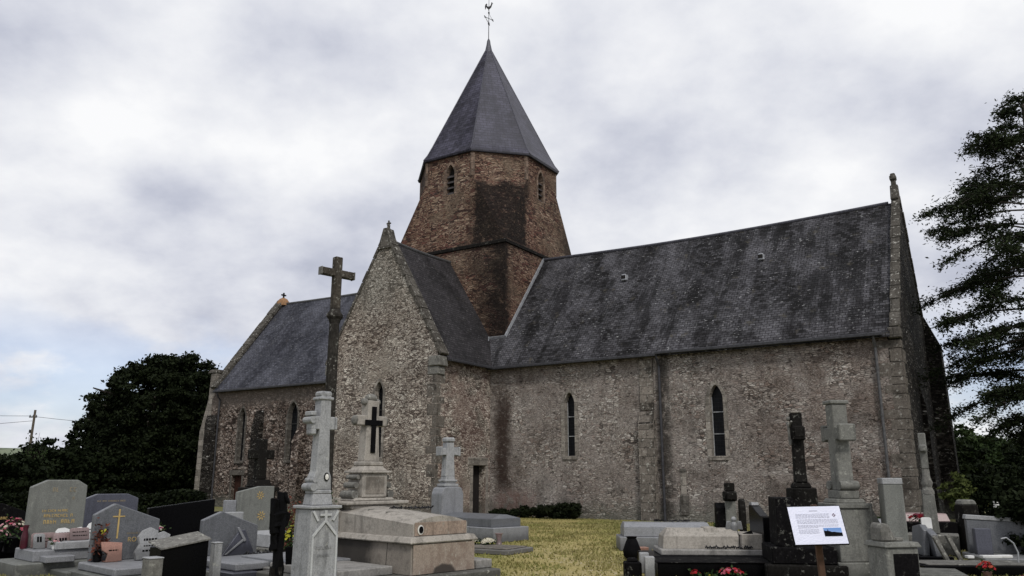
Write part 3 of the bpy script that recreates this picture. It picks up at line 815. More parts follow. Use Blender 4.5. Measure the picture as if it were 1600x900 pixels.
# --- tower
tower = tag(thing('tower', None, None, (0, 0, 0), 0)); tower.parent = church
bm = B()
zs = 5.0
sq = [(-TA, -TA), (TA, -TA), (TA, TA), (-TA, TA)]
A8 = TA-.04
oc = [(-TO, -A8), (TO, -A8), (A8, -TO), (A8, TO), (TO, A8), (-TO, A8), (-A8, TO), (-A8, -TO)]
v0 = [bm.verts.new((TX+x, W+y, zs)) for x, y in sq]; v1 = [bm.verts.new((TX+x, W+y, TS)) for x, y in sq]
v2 = [bm.verts.new((TX+x, W+y, Z1)) for x, y in oc]; v3 = [bm.verts.new((TX+x, W+y, Z2)) for x, y in oc]
for i in range(4):
    bm.faces.new([v0[i], v0[(i+1) % 4], v1[(i+1) % 4], v1[i]])
    bm.faces.new([v1[i], v1[(i+1) % 4], v2[(2*i+1) % 8], v2[(2*i) % 8]])
    bm.faces.new([v1[(i+1) % 4], v2[(2*i+2) % 8], v2[(2*i+1) % 8]])
for i in range(8): bm.faces.new([v2[i], v2[(i+1) % 8], v3[(i+1) % 8], v3[i]])
bm.faces.new(v3); bm.faces.new(v0[::-1])
tb = finish(bm, 'tower_wall', M['tower'], tower)
def tcut_s(bm):
    aprism(bm, [(TX+.12+a, b) for a, b in arch_pts(.52, 15.42, 17.02)], 'y', W-TA-.3, W-TA+.36)
def tcut_e(bm):
    aprism(bm, [(W-.12+a, b) for a, b in arch_pts(.52, 15.42, 17.02)], 'x', TX+TA+.3, TX+TA-.36)
cut(tb, [tcut_s, tcut_e])
wa = window(TX+.12, 15.42, 17.02, .52, 'y', W-A8-.0, .30, 'ashlar_red', .16, True, False); wa.parent = tower
wb = window(W-.12, 15.42, 17.02, .52, 'x', TX+A8+.0, .30, 'ashlar_red', .16, True, False); wb.parent = tower
bm = B()
a = TA+.09
for (q0, q1) in ((0, 1), (1, 2), (2, 3), (3, 0)):
    pass
ring_o = [(-a, -a), (a, -a), (a, a), (-a, a)]; ri = TA-.15
ring_i = [(-ri, -ri), (ri, -ri), (ri, ri), (-ri, ri)]
vo0 = [bm.verts.new((TX+x, W+y, TS-.10)) for x, y in ring_o]; vo1 = [bm.verts.new((TX+x, W+y, TS+.03)) for x, y in ring_o]
vi0 = [bm.verts.new((TX+x, W+y, TS-.16)) for x, y in ring_i]; vi1 = [bm.verts.new((TX+x, W+y, TS+.20)) for x, y in ring_i]
for i in range(4):
    j = (i+1) % 4
    bm.faces.new([vo0[i], vo0[j], vo1[j], vo1[i]]); bm.faces.new([vo1[i], vo1[j], vi1[j], vi1[i]]); bm.faces.new([vo0[i], vi0[i], vi0[j], vo0[j]])
    bm.faces.new([vi0[i], vi1[i], vi1[j], vi0[j]])
finish(bm, 'string_course', M['s_dark'], tower)
# octagon edge stones
for (x, y) in oc:
    bm = B()
    rr = random.Random(x*7+y); z = Z1-.05
    a0 = math.atan2(y, x)
    while z < Z2-.12:
        h = min(rr.uniform(.22, .34), Z2-.08-z)
        alathe(bm, [(.13, z+.006), (.13, z+h-.006)], (TX+x*.976, W+y*.976), 8, a0+PI/8)
        z += h
    finish(bm, 'corner_stones', M['ashlar_red'], tower)
# --- spire
sp = tag(thing('spire', None, None)); sp.parent = church
bm = B()
rot8 = PI/8; k8 = 1/math.cos(PI/8)
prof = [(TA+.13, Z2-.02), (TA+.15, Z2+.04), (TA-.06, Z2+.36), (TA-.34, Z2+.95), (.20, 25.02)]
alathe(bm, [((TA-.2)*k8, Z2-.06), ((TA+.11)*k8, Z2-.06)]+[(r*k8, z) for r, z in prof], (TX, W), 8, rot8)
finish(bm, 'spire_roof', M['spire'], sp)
bm = B()
for i in range(8):
    an = rot8+i*PI/4
    atube(bm, [(TX+math.cos(an)*r*k8, W+math.sin(an)*r*k8, z+.0) for r, z in prof[1:]], .028, 6)
finish(bm, 'hip_flashing', M['lead_dark'], sp)
bm = B(); alathe(bm, [(.27, 24.86), (.22, 25.06), (.20, 25.12), (.12, 25.5), (.09, 25.72), (.04, 25.84)], (TX, W), 8, rot8)
finish(bm, 'lead_cap', M['lead_dark'], sp)
bm = B()
c_, s_ = math.cos(R_(35)), math.sin(R_(35))
def vp(a, z): return (TX+a*c_, W+a*s_, z)
atube(bm, [vp(0, 25.8), vp(0, 28.5)], .022, 6, .012)
zc = 27.15
atube(bm, [vp(-.22, zc+.1), vp(.22, zc-.1)], .016, 6)
for s1 in (-1, 1):
    asphere(bm, vp(.21*s1, zc-.09*s1), .05); asphere(bm, vp(.25*s1, zc-.16*s1 if s1 > 0 else zc+.16), .035)
    atube(bm, [vp(.20*s1, zc-.09*s1), vp(0, zc+.33*1 if s1 > 0 else zc-.30)], .009, 5)
asphere(bm, vp(0, zc+.36), .055, 1, (1, 1, 1.6)); asphere(bm, vp(0, zc-.33), .06, 1, (1, 1, 1.5)); asphere(bm, vp(.04, zc-.42), .035)
atube(bm, [vp(-.2, zc+.08), vp(-.03, zc-.3)], .009, 5)
vn = finish(bm, 'weather_vane', M['iron'], sp)
bm = B()
rp = [(-.22, 27.78), (-.235, 27.92), (-.2, 28.04), (-.13, 28.10), (-.10, 28.05), (-.12, 27.98), (-.08, 27.92), (.0, 27.90), (.07, 27.95), (.11, 28.03), (.13, 28.12), (.15, 28.2), (.19, 28.19), (.19, 28.13),
      (.24, 28.10), (.185, 28.07), (.17, 27.98), (.13, 27.86), (.06, 27.78), (.02, 27.74), (.02, 27.66), (-.03, 27.66), (-.03, 27.74), (-.10, 27.79), (-.15, 27.88), (-.17, 27.80), (-.2, 27.7)]
f0 = [bm.verts.new((TX+a*c_-.015*s_, W+a*s_+.015*c_, z)) for a, z in rp]; f1 = [bm.verts.new((TX+a*c_+.015*s_, W+a*s_-.015*c_, z)) for a, z in rp]
bm.faces.new(f0); bm.faces.new(f1[::-1])
for i in range(len(rp)): bm.faces.new([f0[i], f0[(i+1) % len(rp)], f1[(i+1) % len(rp)], f1[i]])
finish(bm, 'weathercock', M['iron'], sp)

# ================================================================== vegetation
def leaf_mesh(name, P, S, m, parent=None, seed=0, flat=0.0, aspect=.55):
    """P (n,3) centres, S (n,) sizes -> one mesh of small rhombic leaves"""
    rs = np.random.RandomState(seed); n = len(P)
    a = rs.normal(size=(n, 3)); a[:, 2] *= (1-flat)*.8+.05; a /= np.linalg.norm(a, axis=1)[:, None]+1e-9
    b = rs.normal(size=(n, 3)); b[:, 2] *= (1-flat); b -= (b*a).sum(1)[:, None]*a; b /= np.linalg.norm(b, axis=1)[:, None]+1e-9
    S = np.asarray(S)[:, None]
    V = np.stack([P-a*S, P-b*S*aspect, P+a*S, P+b*S*aspect], 1).reshape(-1, 3)
    me = bpy.data.meshes.new(name)
    me.vertices.add(4*n); me.vertices.foreach_set('co', V.astype(np.float32).ravel())
    me.loops.add(4*n); me.loops.foreach_set('vertex_index', np.arange(4*n, dtype=np.int32))
    me.polygons.add(n); me.polygons.foreach_set('loop_start', np.arange(0, 4*n, 4, dtype=np.int32))
    me.polygons.foreach_set('loop_total', np.full(n, 4, dtype=np.int32))
    me.update(); me.validate(); me.materials.append(m)
    o = bpy.data.objects.new(name, me); COL.objects.link(o)
    if parent is not None: o.parent = parent
    return o
def blob_crown(rs, c, r, nclump, per, leaf, shell=.55, csize=.16, lump=.22, zmin=None):
    """leaf positions of a lumpy crown: clumps through an ellipsoid's volume, denser to the outside"""
    c = np.array(c, float); r = np.array(r, float); out = []; sz = []
    lob = rs.normal(size=(9, 3)); lob /= np.linalg.norm(lob, axis=1)[:, None]; amp = rs.uniform(-lump, lump, 9)
    for i in range(nclump):
        d = rs.normal(size=3); d /= np.linalg.norm(d)
        f = 1+sum(amp[k]*max(0, d@lob[k])**3 for k in range(9))
        rad = (shell+(1-shell)*rs.rand()**.6)*f if rs.rand() < .8 else rs.rand()*.8
        p = c+d*r*rad
        if zmin is not None and p[2] < zmin: p[2] = zmin+rs.rand()*.6
        cs = csize*r.mean()*rs.uniform(.6, 1.3)
        k = int(per*rs.uniform(.6, 1.4))
        q = rs.normal(size=(k, 3))*np.array([cs, cs, cs*.6])*.6
        out.append(p+q); sz.append(leaf*rs.uniform(.6, 1.3, k))
    return np.concatenate(out), np.concatenate(sz)
def trunk(bm, h, r, limbs, rs, spread):
    atube(bm, [(0, 0, -.2), (.03*h, 0, h*.3), (0, .03*h, h*.65), (0, 0, h)], r, 9, r*.3)
    for i in range(limbs):
        z = h*rs.uniform(.25, .85); an = rs.uniform(0, 2*PI); ln = spread*rs.uniform(.5, .9)
        p0 = Vector((0, 0, z)); p2 = p0+Vector((math.cos(an)*ln, math.sin(an)*ln, ln*rs.uniform(.25, .6)))
        pm = (p0+p2)/2+Vector((0, 0, .1*ln))
        atube(bm, [p0, pm, p2], r*.4, 6, r*.08)
def tree(name, label, cat, loc, h, rad, m, seed, nclump=160, per=90, leaf=.2, zc=.58, rz=None, trunk_h=.7, tr=.3, group=None, shell=.55, csize=.16, lump=.22, zmin=None, limbs=12):
    rs = np.random.RandomState(seed)
    t = thing(name, label, cat, loc, 0, group)
    bm = B(); trunk(bm, h*trunk_h, tr, limbs, rs, rad*.9); finish(bm, 'trunk', M['bark'], t, uv=False)
    rzz = rz or h*(1-zc)
    P, S = blob_crown(rs, (0, 0, h*zc), (rad, rad, rzz), nclump, per, leaf, shell, csize, lump, zmin)
    leaf_mesh('crown', P, S, m, t, seed)
    return t
# big dark yew left of the church
x, y = at(228, 50)
yw = thing('yew_tree', 'large dark rounded yew beside the left end of the church', 'tree', (x, y, 0))
rs = np.random.RandomState(5)
bm = B(); trunk(bm, 6.0, .5, 26, rs, 4.6); finish(bm, 'trunk', M['bark'], yw, uv=False)
Ps = []; Ss = []
for (cx_, cz, rx, rz_, nc) in ((.6, 4.6, 4.3, 4.6, 620), (1.6, 5.0, 3.5, 4.2, 300), (-2.3, 4.0, 2.5, 3.4, 80), (-3.7, 3.0, 1.7, 2.4, 50), (-4.3, 1.8, 1.3, 1.6, 40), (0, 2, 4.8, 2.2, 160)):
    P, S = blob_crown(rs, (cx_, 0, cz), (rx, rx*.9, rz_), int(nc*1.1), 120, .115, .62, .085, .10, .15); Ps.append(P); Ss.append(S)
leaf_mesh('crown', np.concatenate(Ps), np.concatenate(Ss), M['yew'], yw, 6)
# hedge bushes on the left
for i, (px, Y, h, rad, lab) in enumerate([(8, 40, 2.6, 2.2, 'dark hedge bush at the far left edge below the hill'), (52, 44, 3.2, 2.3, 'dark hedge bush with stray upright shoots beneath the utility pole'),
                                         (100, 46, 3.5, 2.6, 'dark hedge bush tucked against the left side of the yew')]):
    x, y = at(px, Y)
    t = tree('hedge_bush', lab, 'bush', (x, y, 0), h, rad, M['hedge'], 40+i, 130, 90, .13, .45, h*.55, .5, .1, 'hedge bushes left of the yew', .4, .16, .2, .05, 6)
rs = np.random.RandomState(91)
# shoots above the middle bush
x, y = at(40, 43)
bm = B(); P = []
sh = thing('shrub', 'thin leafy shoots rising in front of the utility pole', 'shrub', (x, y, 0))
for k in range(16):
    an = rs.uniform(0, 6.28); l = rs.uniform(2.6, 3.9); q = Vector((math.cos(an)*rs.uniform(.1, 1.1), math.sin(an)*.3, l))
    atube(bm, [(0, 0, .2), (q.x*.4, q.y*.4, l*.6), q], .02, 5, .006)
    for j in range(24): P.append(np.array(Vector((q.x*.4, q.y*.4, l*.6)).lerp(q, rs.rand())) + rs.normal(size=3)*.09)
finish(bm, 'stems', M['bark'], sh, uv=False); leaf_mesh('leaves', np.array(P), np.full(len(P), .07), M['oak'], sh, 3)
hd = thing('hedge', 'low dark hedge running behind the left-hand graves in front of the yew', 'hedge', (*at(150, 33), 0))
rs = np.random.RandomState(55); n_ = 16000
P = np.stack([rs.uniform(-6.2, 4.3, n_), rs.uniform(-.5, .5, n_), rs.rand(n_)**.7*1.0], 1); P[:, 2] += .10*np.sin(P[:, 0]*2.3)
leaf_mesh('foliage', P, rs.uniform(.05, .1, n_), M['yew'], hd, 9)
hd = thing('hedge', 'low dark hedge behind the graves at the far right', 'hedge', (*at(1560, 36), 0))
rs = np.random.RandomState(56); n_ = 14000
P = np.stack([rs.uniform(-2.6, 4.5, n_), rs.uniform(-.7, .7, n_), rs.rand(n_)**.7*1.9], 1); P[:, 2] += .25*np.sin(P[:, 0]*1.9)+.1*np.sin(P[:, 0]*5)
leaf_mesh('foliage', P, rs.uniform(.06, .12, n_), M['hedge'], hd, 9)
# trees beyond, right
for i, (px, Y, h, rad, m, lab) in enumerate([
        (1518, 62, 5.0, 2.8, 'oak', 'round green tree just right of the church, beyond the graves'),
        (1572, 75, 5.0, 3.9, 'oak', 'pale topped green tree near the right edge of the photo'),
        (1492, 60, 4.0, 2.4, 'hedge', 'small dark tree tight against the right end of the church'),
        (1545, 66, 3.4, 3.2, 'hedge', 'low dark tree in front of the round green tree'),
        (1612, 90, 5.0, 4.5, 'hedge', 'dark tree farthest right behind the hanging conifer branches'),
        (1640, 60, 4.2, 3.6, 'hedge', 'dark tree cut by the right edge of the photo')]):
    x, y = at(px, Y)
    tree('broadleaf_tree', lab, 'tree', (x, y, 0), h*1.06, rad, M[m], 60+i, 170, 80, .17, .55, h*.48, .6, .2, 'trees beyond the graves on the right', .5, .15, .2, .1)
# dark clipped bush at right edge near
x, y = at(1607, 17)
tree('dark_bush', 'dark bush at the right edge beside the black kerbed grave', 'bush', (x, y, 0), 1.65, .62, M['yew'], 77, 90, 90, .06, .5, .85, .4, .05, None, .4, .2, .1, .03, 5)
x, y = at(1502, 24)
tree('small_shrub', 'yellow green leafy shrub behind the small stone pillar', 'shrub', (x, y, 0), 1.75, .42, M['leafy'], 78, 40, 34, .07, .7, .5, .7, .03, None, .3, .25, .2, .2, 5)
# big conifer at the right edge
x, y = at(1700, 27)
cf = thing('cedar_tree', 'tall dark conifer with layered drooping branches at the right edge', 'tree', (x, y, 0))
rs = np.random.RandomState(12)
bm = B(); atube(bm, [(0, 0, -.2), (.1, 0, 5), (0, .1, 10), (0, 0, 15.1)], .38, 10, .05)
P = []; S = []
def prof_len(z):
    pts = [(2.6, 1.6), (3.6, 2.9), (5.0, 4.6), (6.5, 5.0), (10.3, 4.85), (12.0, 3.9), (13.3, 2.6), (14.3, 1.4), (15.2, .3)]
    for (a, b), (c, d) in zip(pts[:-1], pts[1:]):
        if a <= z <= c: return (b+(d-b)*(z-a)/(c-a))*(.93+.09*math.sin(z*3.1))
    return .3
z = 2.7; k = 0
while z < 15.0:
    an = rs.uniform(0, 2*PI) if k % 3 else PI+rs.uniform(-1.15, 1.15)
    ln = prof_len(z)*rs.uniform(.70, 1.0)
    d = Vector((math.cos(an), math.sin(an), 0)); side = Vector((-d.y, d.x, 0))
    up = rs.uniform(-.10, .60) if z > 3.5 else rs.uniform(.25, .5)
    pts = [Vector((0, 0, z)) + d*ln*f + Vector((0, 0, ln*(up*f-.30*f*f))) + side*(rs.normal()*.04*ln*f) for f in (0, .25, .5, .75, 1)]
    atube(bm, pts, .065*(1-.5*z/14), 5, .01)
    nt = int(12+ln*7)
    for j in range(nt):
        f = rs.uniform(.22, 1.0)**.8; i0 = min(3, int(f*4)); base = pts[i0].lerp(pts[i0+1], f*4-i0)
        tl = (1.25-.75*f)*rs.uniform(.5, 1.0)*.95; sg = 1 if j % 2 else -1
        td = (side*sg*rs.uniform(.5, 1)+d*rs.uniform(.3, .9)+Vector((0, 0, rs.uniform(-.75, .45)))).normalized()
        tip = base+td*tl+Vector((0, 0, -.15*tl))
        if tl > .4: atube(bm, [base, tip], .012, 4, .004)
        m_ = int(46*tl)+8
        fr = rs.rand(m_)
        q = np.array(base)[None]*(1-fr[:, None])+np.array(tip)[None]*fr[:, None]+rs.normal(size=(m_, 3))*np.array([.085, .085, .085])*(.5+fr[:, None])
        P.append(q); S.append(rs.uniform(.036, .085, m_))
    z += rs.uniform(.10, .175); k += 1
finish(bm, 'trunk', M['bark'], cf, uv=False)
leaf_mesh('crown', np.concatenate(P), np.concatenate(S), M['conifer'], cf, 8, flat=.3, aspect=.40)
# shrubs against the nave wall (local church frame -> world)
def ch2w(x, y, z=0):
    c, s = math.cos(CH_YAW), math.sin(CH_YAW); return (CH_X+c*x-s*y, CH_Y+s*x+c*y, z)
for i, (lx, ly, h, r, lab) in enumerate([(2.0, -.55, .36, .5, 'low dark shrub at the nave wall nearest the side door'), (2.9, -.6, .42, .42, 'low dark shrub at the nave wall, second from the side door'),
                                        (3.75, -.75, .55, .6, 'rounded dark shrub at the nave wall below the first lancet'), (4.35, -.7, .62, .5, 'tallest dark shrub at the nave wall, ending the row'),
                                        (.9, -.5, .26, .55, 'flat dark ground plant in the corner by the side door')]):
    tree('wall_shrub', lab, 'shrub', ch2w(lx, ly), h*1.15, r, M['shrub'], 90+i, 50, 70, .055, .5, h*.55, .5, .03, 'shrubs along the nave wall', .3, .22, .2, .02, 5)
for i, (px, Y, h) in enumerate([(1135, 27.0, .3), (1395, 25.2, .6)]):
    x, y = at(px, Y)
    tree('weed_clump', ['tuft of weeds at the wall behind the black slab', 'tuft of weeds at the foot of the church corner quoins'][i], 'plant', (x, y, 0), h, .45, M['potgreen'], 120+i, 30, 50, .06, .5, h*.5, .4, .02, None, .3, .3, .2, .02, 4)

# ================================================================== ground, hill, sky
def ground_b(t):
    o = t.obj(); p = t.sep(o)
    n1 = t.noise(o, .35, 5, .6); n2 = t.noise(o, 2.2, 5, .65); n3 = t.noise(o, 11, 4, .7); n4 = t.noise(o, 45, 3, .7)
    green = t.mix(t.step(n3, .35, .65), (.155, .16, .045), (.24, .225, .07))
    dry = t.mix(t.step(n3, .35, .65), (.27, .225, .085), (.39, .325, .14))
    dirt = t.mix(t.step(n4, .35, .7), (.30, .25, .18), (.58, .52, .42))
    # worn walk up the middle
    ax = t.math('ABSOLUTE', t.math('SUBTRACT', p[0], t.math('ADD', .9, t.math('MULTIPLY', p[1], .018))))
    edge = t.math('ADD', ax, t.math('MULTIPLY', t.math('SUBTRACT', n2, .5), 1.5))
    worn = t.step(edge, .75, 1.9, 1, 0)
    far = t.step(t.math('ADD', p[1], t.math('MULTIPLY', n2, 5)), 33, 38, 1, .0)
    w2 = t.math('MULTIPLY', worn, far)
    col = t.mix(w2, green, dry)
    dm = t.math('MULTIPLY', t.math('MULTIPLY', t.step(n3, .50, .60), t.step(n1, .38, .55)), t.math('MULTIPLY', w2, t.step(p[1], 24, 15, 0, 1)))
    col = t.mix(t.math('MULTIPLY', dm, .85), col, dirt)
    gr = t.math('MULTIPLY', t.step(t.noise(o, 1.1, 5, .6), .50, .70), .5)
    col = t.mix(gr, col, green)
    wide = t.step(t.math('ABSOLUTE', t.math('SUBTRACT', p[0], .9)), 2.2, 4.0)
    near = t.step(p[1], 40, 50, 1, 0)
    col = t.mix(t.math('MULTIPLY', t.math('MULTIPLY', wide, near), .45), col, t.mix(t.step(n4, .4, .6), (.06, .058, .05), (.17, .16, .145)))
    col = t.mix(t.step(p[1], 60, 120), col, (.05, .075, .025))
    return col, t.bump(t.math('ADD', t.math('MULTIPLY', n4, .5), n3), .7, .03)
gm = mat('ground_cover', ground_b, .95, spec=.1)
bm = B()
ys = [-12, 0, 6, 12, 20, 30, 45, 70, 110, 200, 400, 900, 2600]; xs = [-2600, -900, -300, -100, -40, -15, 0, 15, 40, 100, 300, 900, 2600]
gv = [[bm.verts.new((x, y, 0)) for x in xs] for y in ys]
for i in range(len(ys)-1):
    for j in range(len(xs)-1): bm.faces.new([gv[i][j], gv[i][j+1], gv[i+1][j+1], gv[i+1][j]])
tag(finish(bm, 'ground', gm, None), kind='structure')
def hill_b(t):
    o = t.obj(); n = t.noise(o, .012, 5, .6); n2 = t.noise(o, .08, 4, .7)
    c = t.mix(t.step(n, .4, .6), (.19, .215, .15), (.11, .135, .095))
    return t.mix(t.step(n2, .55, .65), c, (.08, .10, .075)), None
hm = mat('hill_fields', hill_b, 1, spec=0)
bm = B(); rows = []
for i in range(61):
    x = -520+i*10; r_ = []
    for j, (f, hh) in enumerate(((0, -1), (.35, .55), (.7, .95), (1.0, 1), (1.6, .5))):
        hz = 17.5*math.exp(-((x+330)/150)**2)*(1+.08*mnoise.noise(Vector((x*.02, 0, 0))))+2
        r_.append(bm.verts.new((x, 380+f*160, max(-1, hz*hh))))
    rows.append(r_)
for i in range(60):
    for j in range(4): bm.faces.new([rows[i][j], rows[i+1][j], rows[i+1][j+1], rows[i][j+1]])
tag(finish(bm, 'hill', hm, None, True), kind='structure')
# gravel strip in front of the right graves
def grav_b(t):
    o = t.obj(); c = t.sep(t.vor(t.scale(o, (28, 28, 28)), out='Color', dim='3D'))[0]
    e = t.vor(t.scale(o, (28, 28, 28)), feature='DISTANCE_TO_EDGE', dim='3D')
    return t.mix(t.math('MULTIPLY', t.noise(o, 2, 4), .7), t.ramp(c, [(0, (.20, .19, .175)), (.5, (.34, .33, .31)), (1, (.50, .49, .46))]), (.14, .15, .10)), t.bump(e, .8, .02)
gvm = mat('gravel', grav_b, .95, spec=.1)
bm = B()
g0 = [(2.15, 13.3), (2.5, 13.05), (9.8, 13.6), (14, 14.2), (14, 9), (2.7, 9)]
n0 = [bm.verts.new((x, y, .004)) for x, y in g0]; bm.faces.new(n0)
tag(finish(bm, 'gravel_path', gvm, None), kind='structure')
# grass: short blades, thicker beside walls and kerbs
rs = np.random.RandomState(4)
def blades(n, xr, yr, h, m, dens, seed, name='grass'):
    rs = np.random.RandomState(seed); out = []
    while len(out) < n:
        x = rs.uniform(*xr); y = rs.uniform(*yr)
        if rs.rand() < dens(x, y): out.append((x, y))
    Pn = np.array(out); n = len(Pn)
    hh = h*rs.uniform(.5, 1.5, n)*(1+Pn[:, 1]*.0)
    wv = rs.normal(size=(n, 2)); wv /= np.linalg.norm(wv, axis=1)[:, None]; lean = rs.normal(size=(n, 2))*.35
    bw = .008+.0007*Pn[:, 1]
    V = np.zeros((n, 3, 3)); V[:, 0, :2] = Pn-wv*bw[:, None]; V[:, 1, :2] = Pn+wv*bw[:, None]; V[:, 2, :2] = Pn+lean*hh[:, None]; V[:, 2, 2] = hh
    me = bpy.data.meshes.new(name); me.vertices.add(3*n); me.vertices.foreach_set('co', V.astype(np.float32).ravel())
    me.loops.add(3*n); me.loops.foreach_set('vertex_index', np.arange(3*n, dtype=np.int32))
    me.polygons.add(n); me.polygons.foreach_set('loop_start', np.arange(0, 3*n, 3, dtype=np.int32)); me.polygons.foreach_set('loop_total', np.full(n, 3, dtype=np.int32))
    me.update(); me.validate(); me.materials.append(m)
    o = bpy.data.objects.new(name, me); COL.objects.link(o); return o
def grass_b(t):
    g = t.add('ShaderNodeNewGeometry'); n = t.noise(t.obj(), .9, 4)
    rn = g.outputs['Random Per Island']
    c = t.mix(rn, (.165, .155, .05), (.30, .26, .12))
    return t.mix(t.step(n, .40, .7), c, t.mix(rn, (.13, .145, .042), (.25, .235, .08)))
grm = mat('grass_blades', grass_b, .8, spec=.15)
def dens(x, y):
    e = abs(x-(.9+.018*y)); nn = mnoise.noise(Vector((x*1.1, y*.6, 0)))
    v = .12+.75*max(0, min(1, (e-1.0)/1.2))+.5*(nn > .12)
    if y < 20 and e < 1.4: v *= .2
    return min(1, v)
tag(blades(30000, (-2.6, 6.5), (12.6, 37), .022, grm, dens, 3), 'short yellow green grass on the walk between the graves', 'grass', kind='stuff')
def dens2(x, y):
    return .25+.75*(mnoise.noise(Vector((x*.8, y*.8, 4))) > .05)
tag(blades(60000, (-10, 13), (11.5, 30), .045, grm, dens2, 8), 'rough grass and weeds growing between the graves', 'grass', kind='stuff')
tag(blades(9000, (-9.5, -7.0), (12.2, 16), .06, grm, lambda x, y: .8, 5), 'green grass at the lower left corner beside the grey grave', 'grass', kind='stuff')

# --- utility pole and wires
x, y = at(33, 75)
up = thing('utility_pole', 'weathered wooden utility pole above the hedge at left', 'utility pole', (x, y, 0))
bm = B(); atube(bm, [(0, 0, -.3), (.12, 0, 7.6)], .14, 10, .10); finish(bm, 'pole', M['polewood'], up, uv=False)
bm = B(); abox(bm, -.35, .35, -.05, .05, 6.9, 7.0); abox(bm, -.16, -.04, -.12, .12, 5.5, 5.8, .02)
for k in (-.3, 0.0, .3): alathe(bm, [(.04, 7.0), (.05, 7.05), (.03, 7.16)], (k, 0), 8)
finish(bm, 'bracket', M['iron'], up)
def wire(name, label, a, b, sag, r=.018):
    a = Vector(a); b = Vector(b); bm = B(); pts = []
    for i in range(17):
        f = i/16; p = a.lerp(b, f); p.z -= sag*4*f*(1-f); pts.append(p)
    atube(bm, pts, r, 5); tag(finish(bm, name, M['iron'], None, uv=False), label, 'wire')
wire('power_cable', 'overhead cable running right from the utility pole behind the yew', (x+.1, y, 7.0), (x+26, y+12, 7.6), .9)
wire('power_cable', 'upper overhead cable running left from the utility pole', (x, y, 7.05), (x-30, y-14, 8.0), .5)
wire('power_cable', 'lower slanting cable left of the utility pole', (x, y-.05, 6.6), (x-30, y-22, 2.6), .3)

# ================================================================== graves
YL = R_(-43)          # left-hand rows follow the church
YR = R_(-2)           # right-hand rows
def loc_at(px, py=None, Y=None):
    if Y is None: p = gnd(px, py); return (p.x, p.y)
    return at(px, Y)

def stele(root, prof, th, m, name='headstone', x=0.0, z0=0.0, bev=.012):
    """prof: [(y,z)...] outline seen from the front, thickness th along x"""
    bm = B(); aprism(bm, [(a, b+z0) for a, b in prof], 'x', x-th/2, x+th/2, bev); return finish(bm, name, m, root)
def text_rows(root, rows, x, m, name='inscription', seed=0, th=.004):
    """worn lettering: rows of (y0,y1,z,h) filled with letter-like strokes standing on plane x"""
    rnd = random.Random(seed); bm = B()
    for (y0, y1, z, h) in rows:
        y = y0
        while y < y1-h*.4:
            w = h*rnd.uniform(.45, .7)
            if rnd.random() < .12: y += w; continue
            s = h*.16; k = rnd.randint(0, 4)
            abox(bm, x, x+th, y, y+s, z, z+h)
            if k in (0, 1, 3): abox(bm, x, x+th, y+s, y+w, z+h-s, z+h)
            if k in (1, 2): abox(bm, x, x+th, y+s, y+w, z, z+s)
            if k in (0, 3, 4): abox(bm, x, x+th, y+w-s, y+w, z+s*.2, z+h-s*1.1)
            if k in (2, 3, 4): abox(bm, x, x+th, y+s, y+w-s, z+h*.45, z+h*.45+s)
            y += w+h*.28
    return finish(bm, name, m, root)
def letters(root, txt, x, y, z, h, m, name='inscription', flip=False, depth=.004):
    """real lettering on the plane x=const reading toward +y"""
    cu = bpy.data.curves.new('t', 'FONT'); cu.body = txt; cu.size = h*1.38; cu.extrude = depth/2; cu.align_x = 'LEFT'
    ob = bpy.data.objects.new('t', cu); COL.objects.link(ob)
    dg = bpy.context.evaluated_depsgraph_get(); dg.update()
    me = bpy.data.meshes.new_from_object(ob.evaluated_get(dg)); bpy.data.objects.remove(ob)
    me.transform(Matrix(((0, 0, 1, x+depth/2), (1, 0, 0, y), (0, 1, 0, z), (0, 0, 0, 1))))
    me.name = name; me.materials.clear(); me.materials.append(m)
    o = bpy.data.objects.new(name, me); COL.objects.link(o); o.parent = root; return o
def flowers(name, label, loc, r, h, cols, n=26, seed=0, pot=None, z=0.0, cat='flowers', fs=.028, leaves=90):
    rs = np.random.RandomState(seed); t = thing(name, label, cat, (loc[0], loc[1], z))
    if pot:
        bm = B(); alathe(bm, [(pot[0]*.7, 0), (pot[0]*.75, .01), (pot[0], pot[1]*.92), (pot[0]*1.08, pot[1]*.94), (pot[0]*1.08, pot[1]), (pot[0]*.9, pot[1])], n=14)
        finish(bm, 'pot', M[pot[2]], t, True)
    zb = pot[1] if pot else 0
    P = rs.normal(size=(leaves, 3))*np.array([r*.5, r*.5, h*.28])+np.array([0, 0, zb+h*.4]); P[:, 2] = np.maximum(P[:, 2], zb*.6+.01)
    leaf_mesh('leaves', P, rs.uniform(.02, .045, leaves), M['potgreen'], t, seed)
    for ci, c in enumerate(cols):
        bm = B()
        for k in range(n//len(cols)):
            a = rs.uniform(0, 6.28); q = r*math.sqrt(rs.rand()); hz = zb+h*(1-.55*(q/r)**2)*rs.uniform(.75, 1.05)
            c0 = Vector((q*math.cos(a), q*math.sin(a), hz)); f = fs*rs.uniform(.7, 1.25)
            nn = Vector((c0.x, c0.y, r*.8)).normalized(); ta = nn.orthogonal().normalized(); tb_ = nn.cross(ta)
            for p in range(6):
                b0 = p*PI/3
                d0 = ta*math.cos(b0)+tb_*math.sin(b0); d1 = ta*math.cos(b0+.52)+tb_*math.sin(b0+.52); d2 = ta*math.cos(b0-.52)+tb_*math.sin(b0-.52)
                bm.faces.new([bm.verts.new(c0), bm.verts.new(c0+d2*f*.7+nn*f*.3), bm.verts.new(c0+d0*f+nn*f*.15), bm.verts.new(c0+d1*f*.7+nn*f*.3)])
            asphere(bm, c0+nn*f*.12, f*.35, 1)
        finish(bm, 'blossoms', M[c], t, uv=False)
    return t
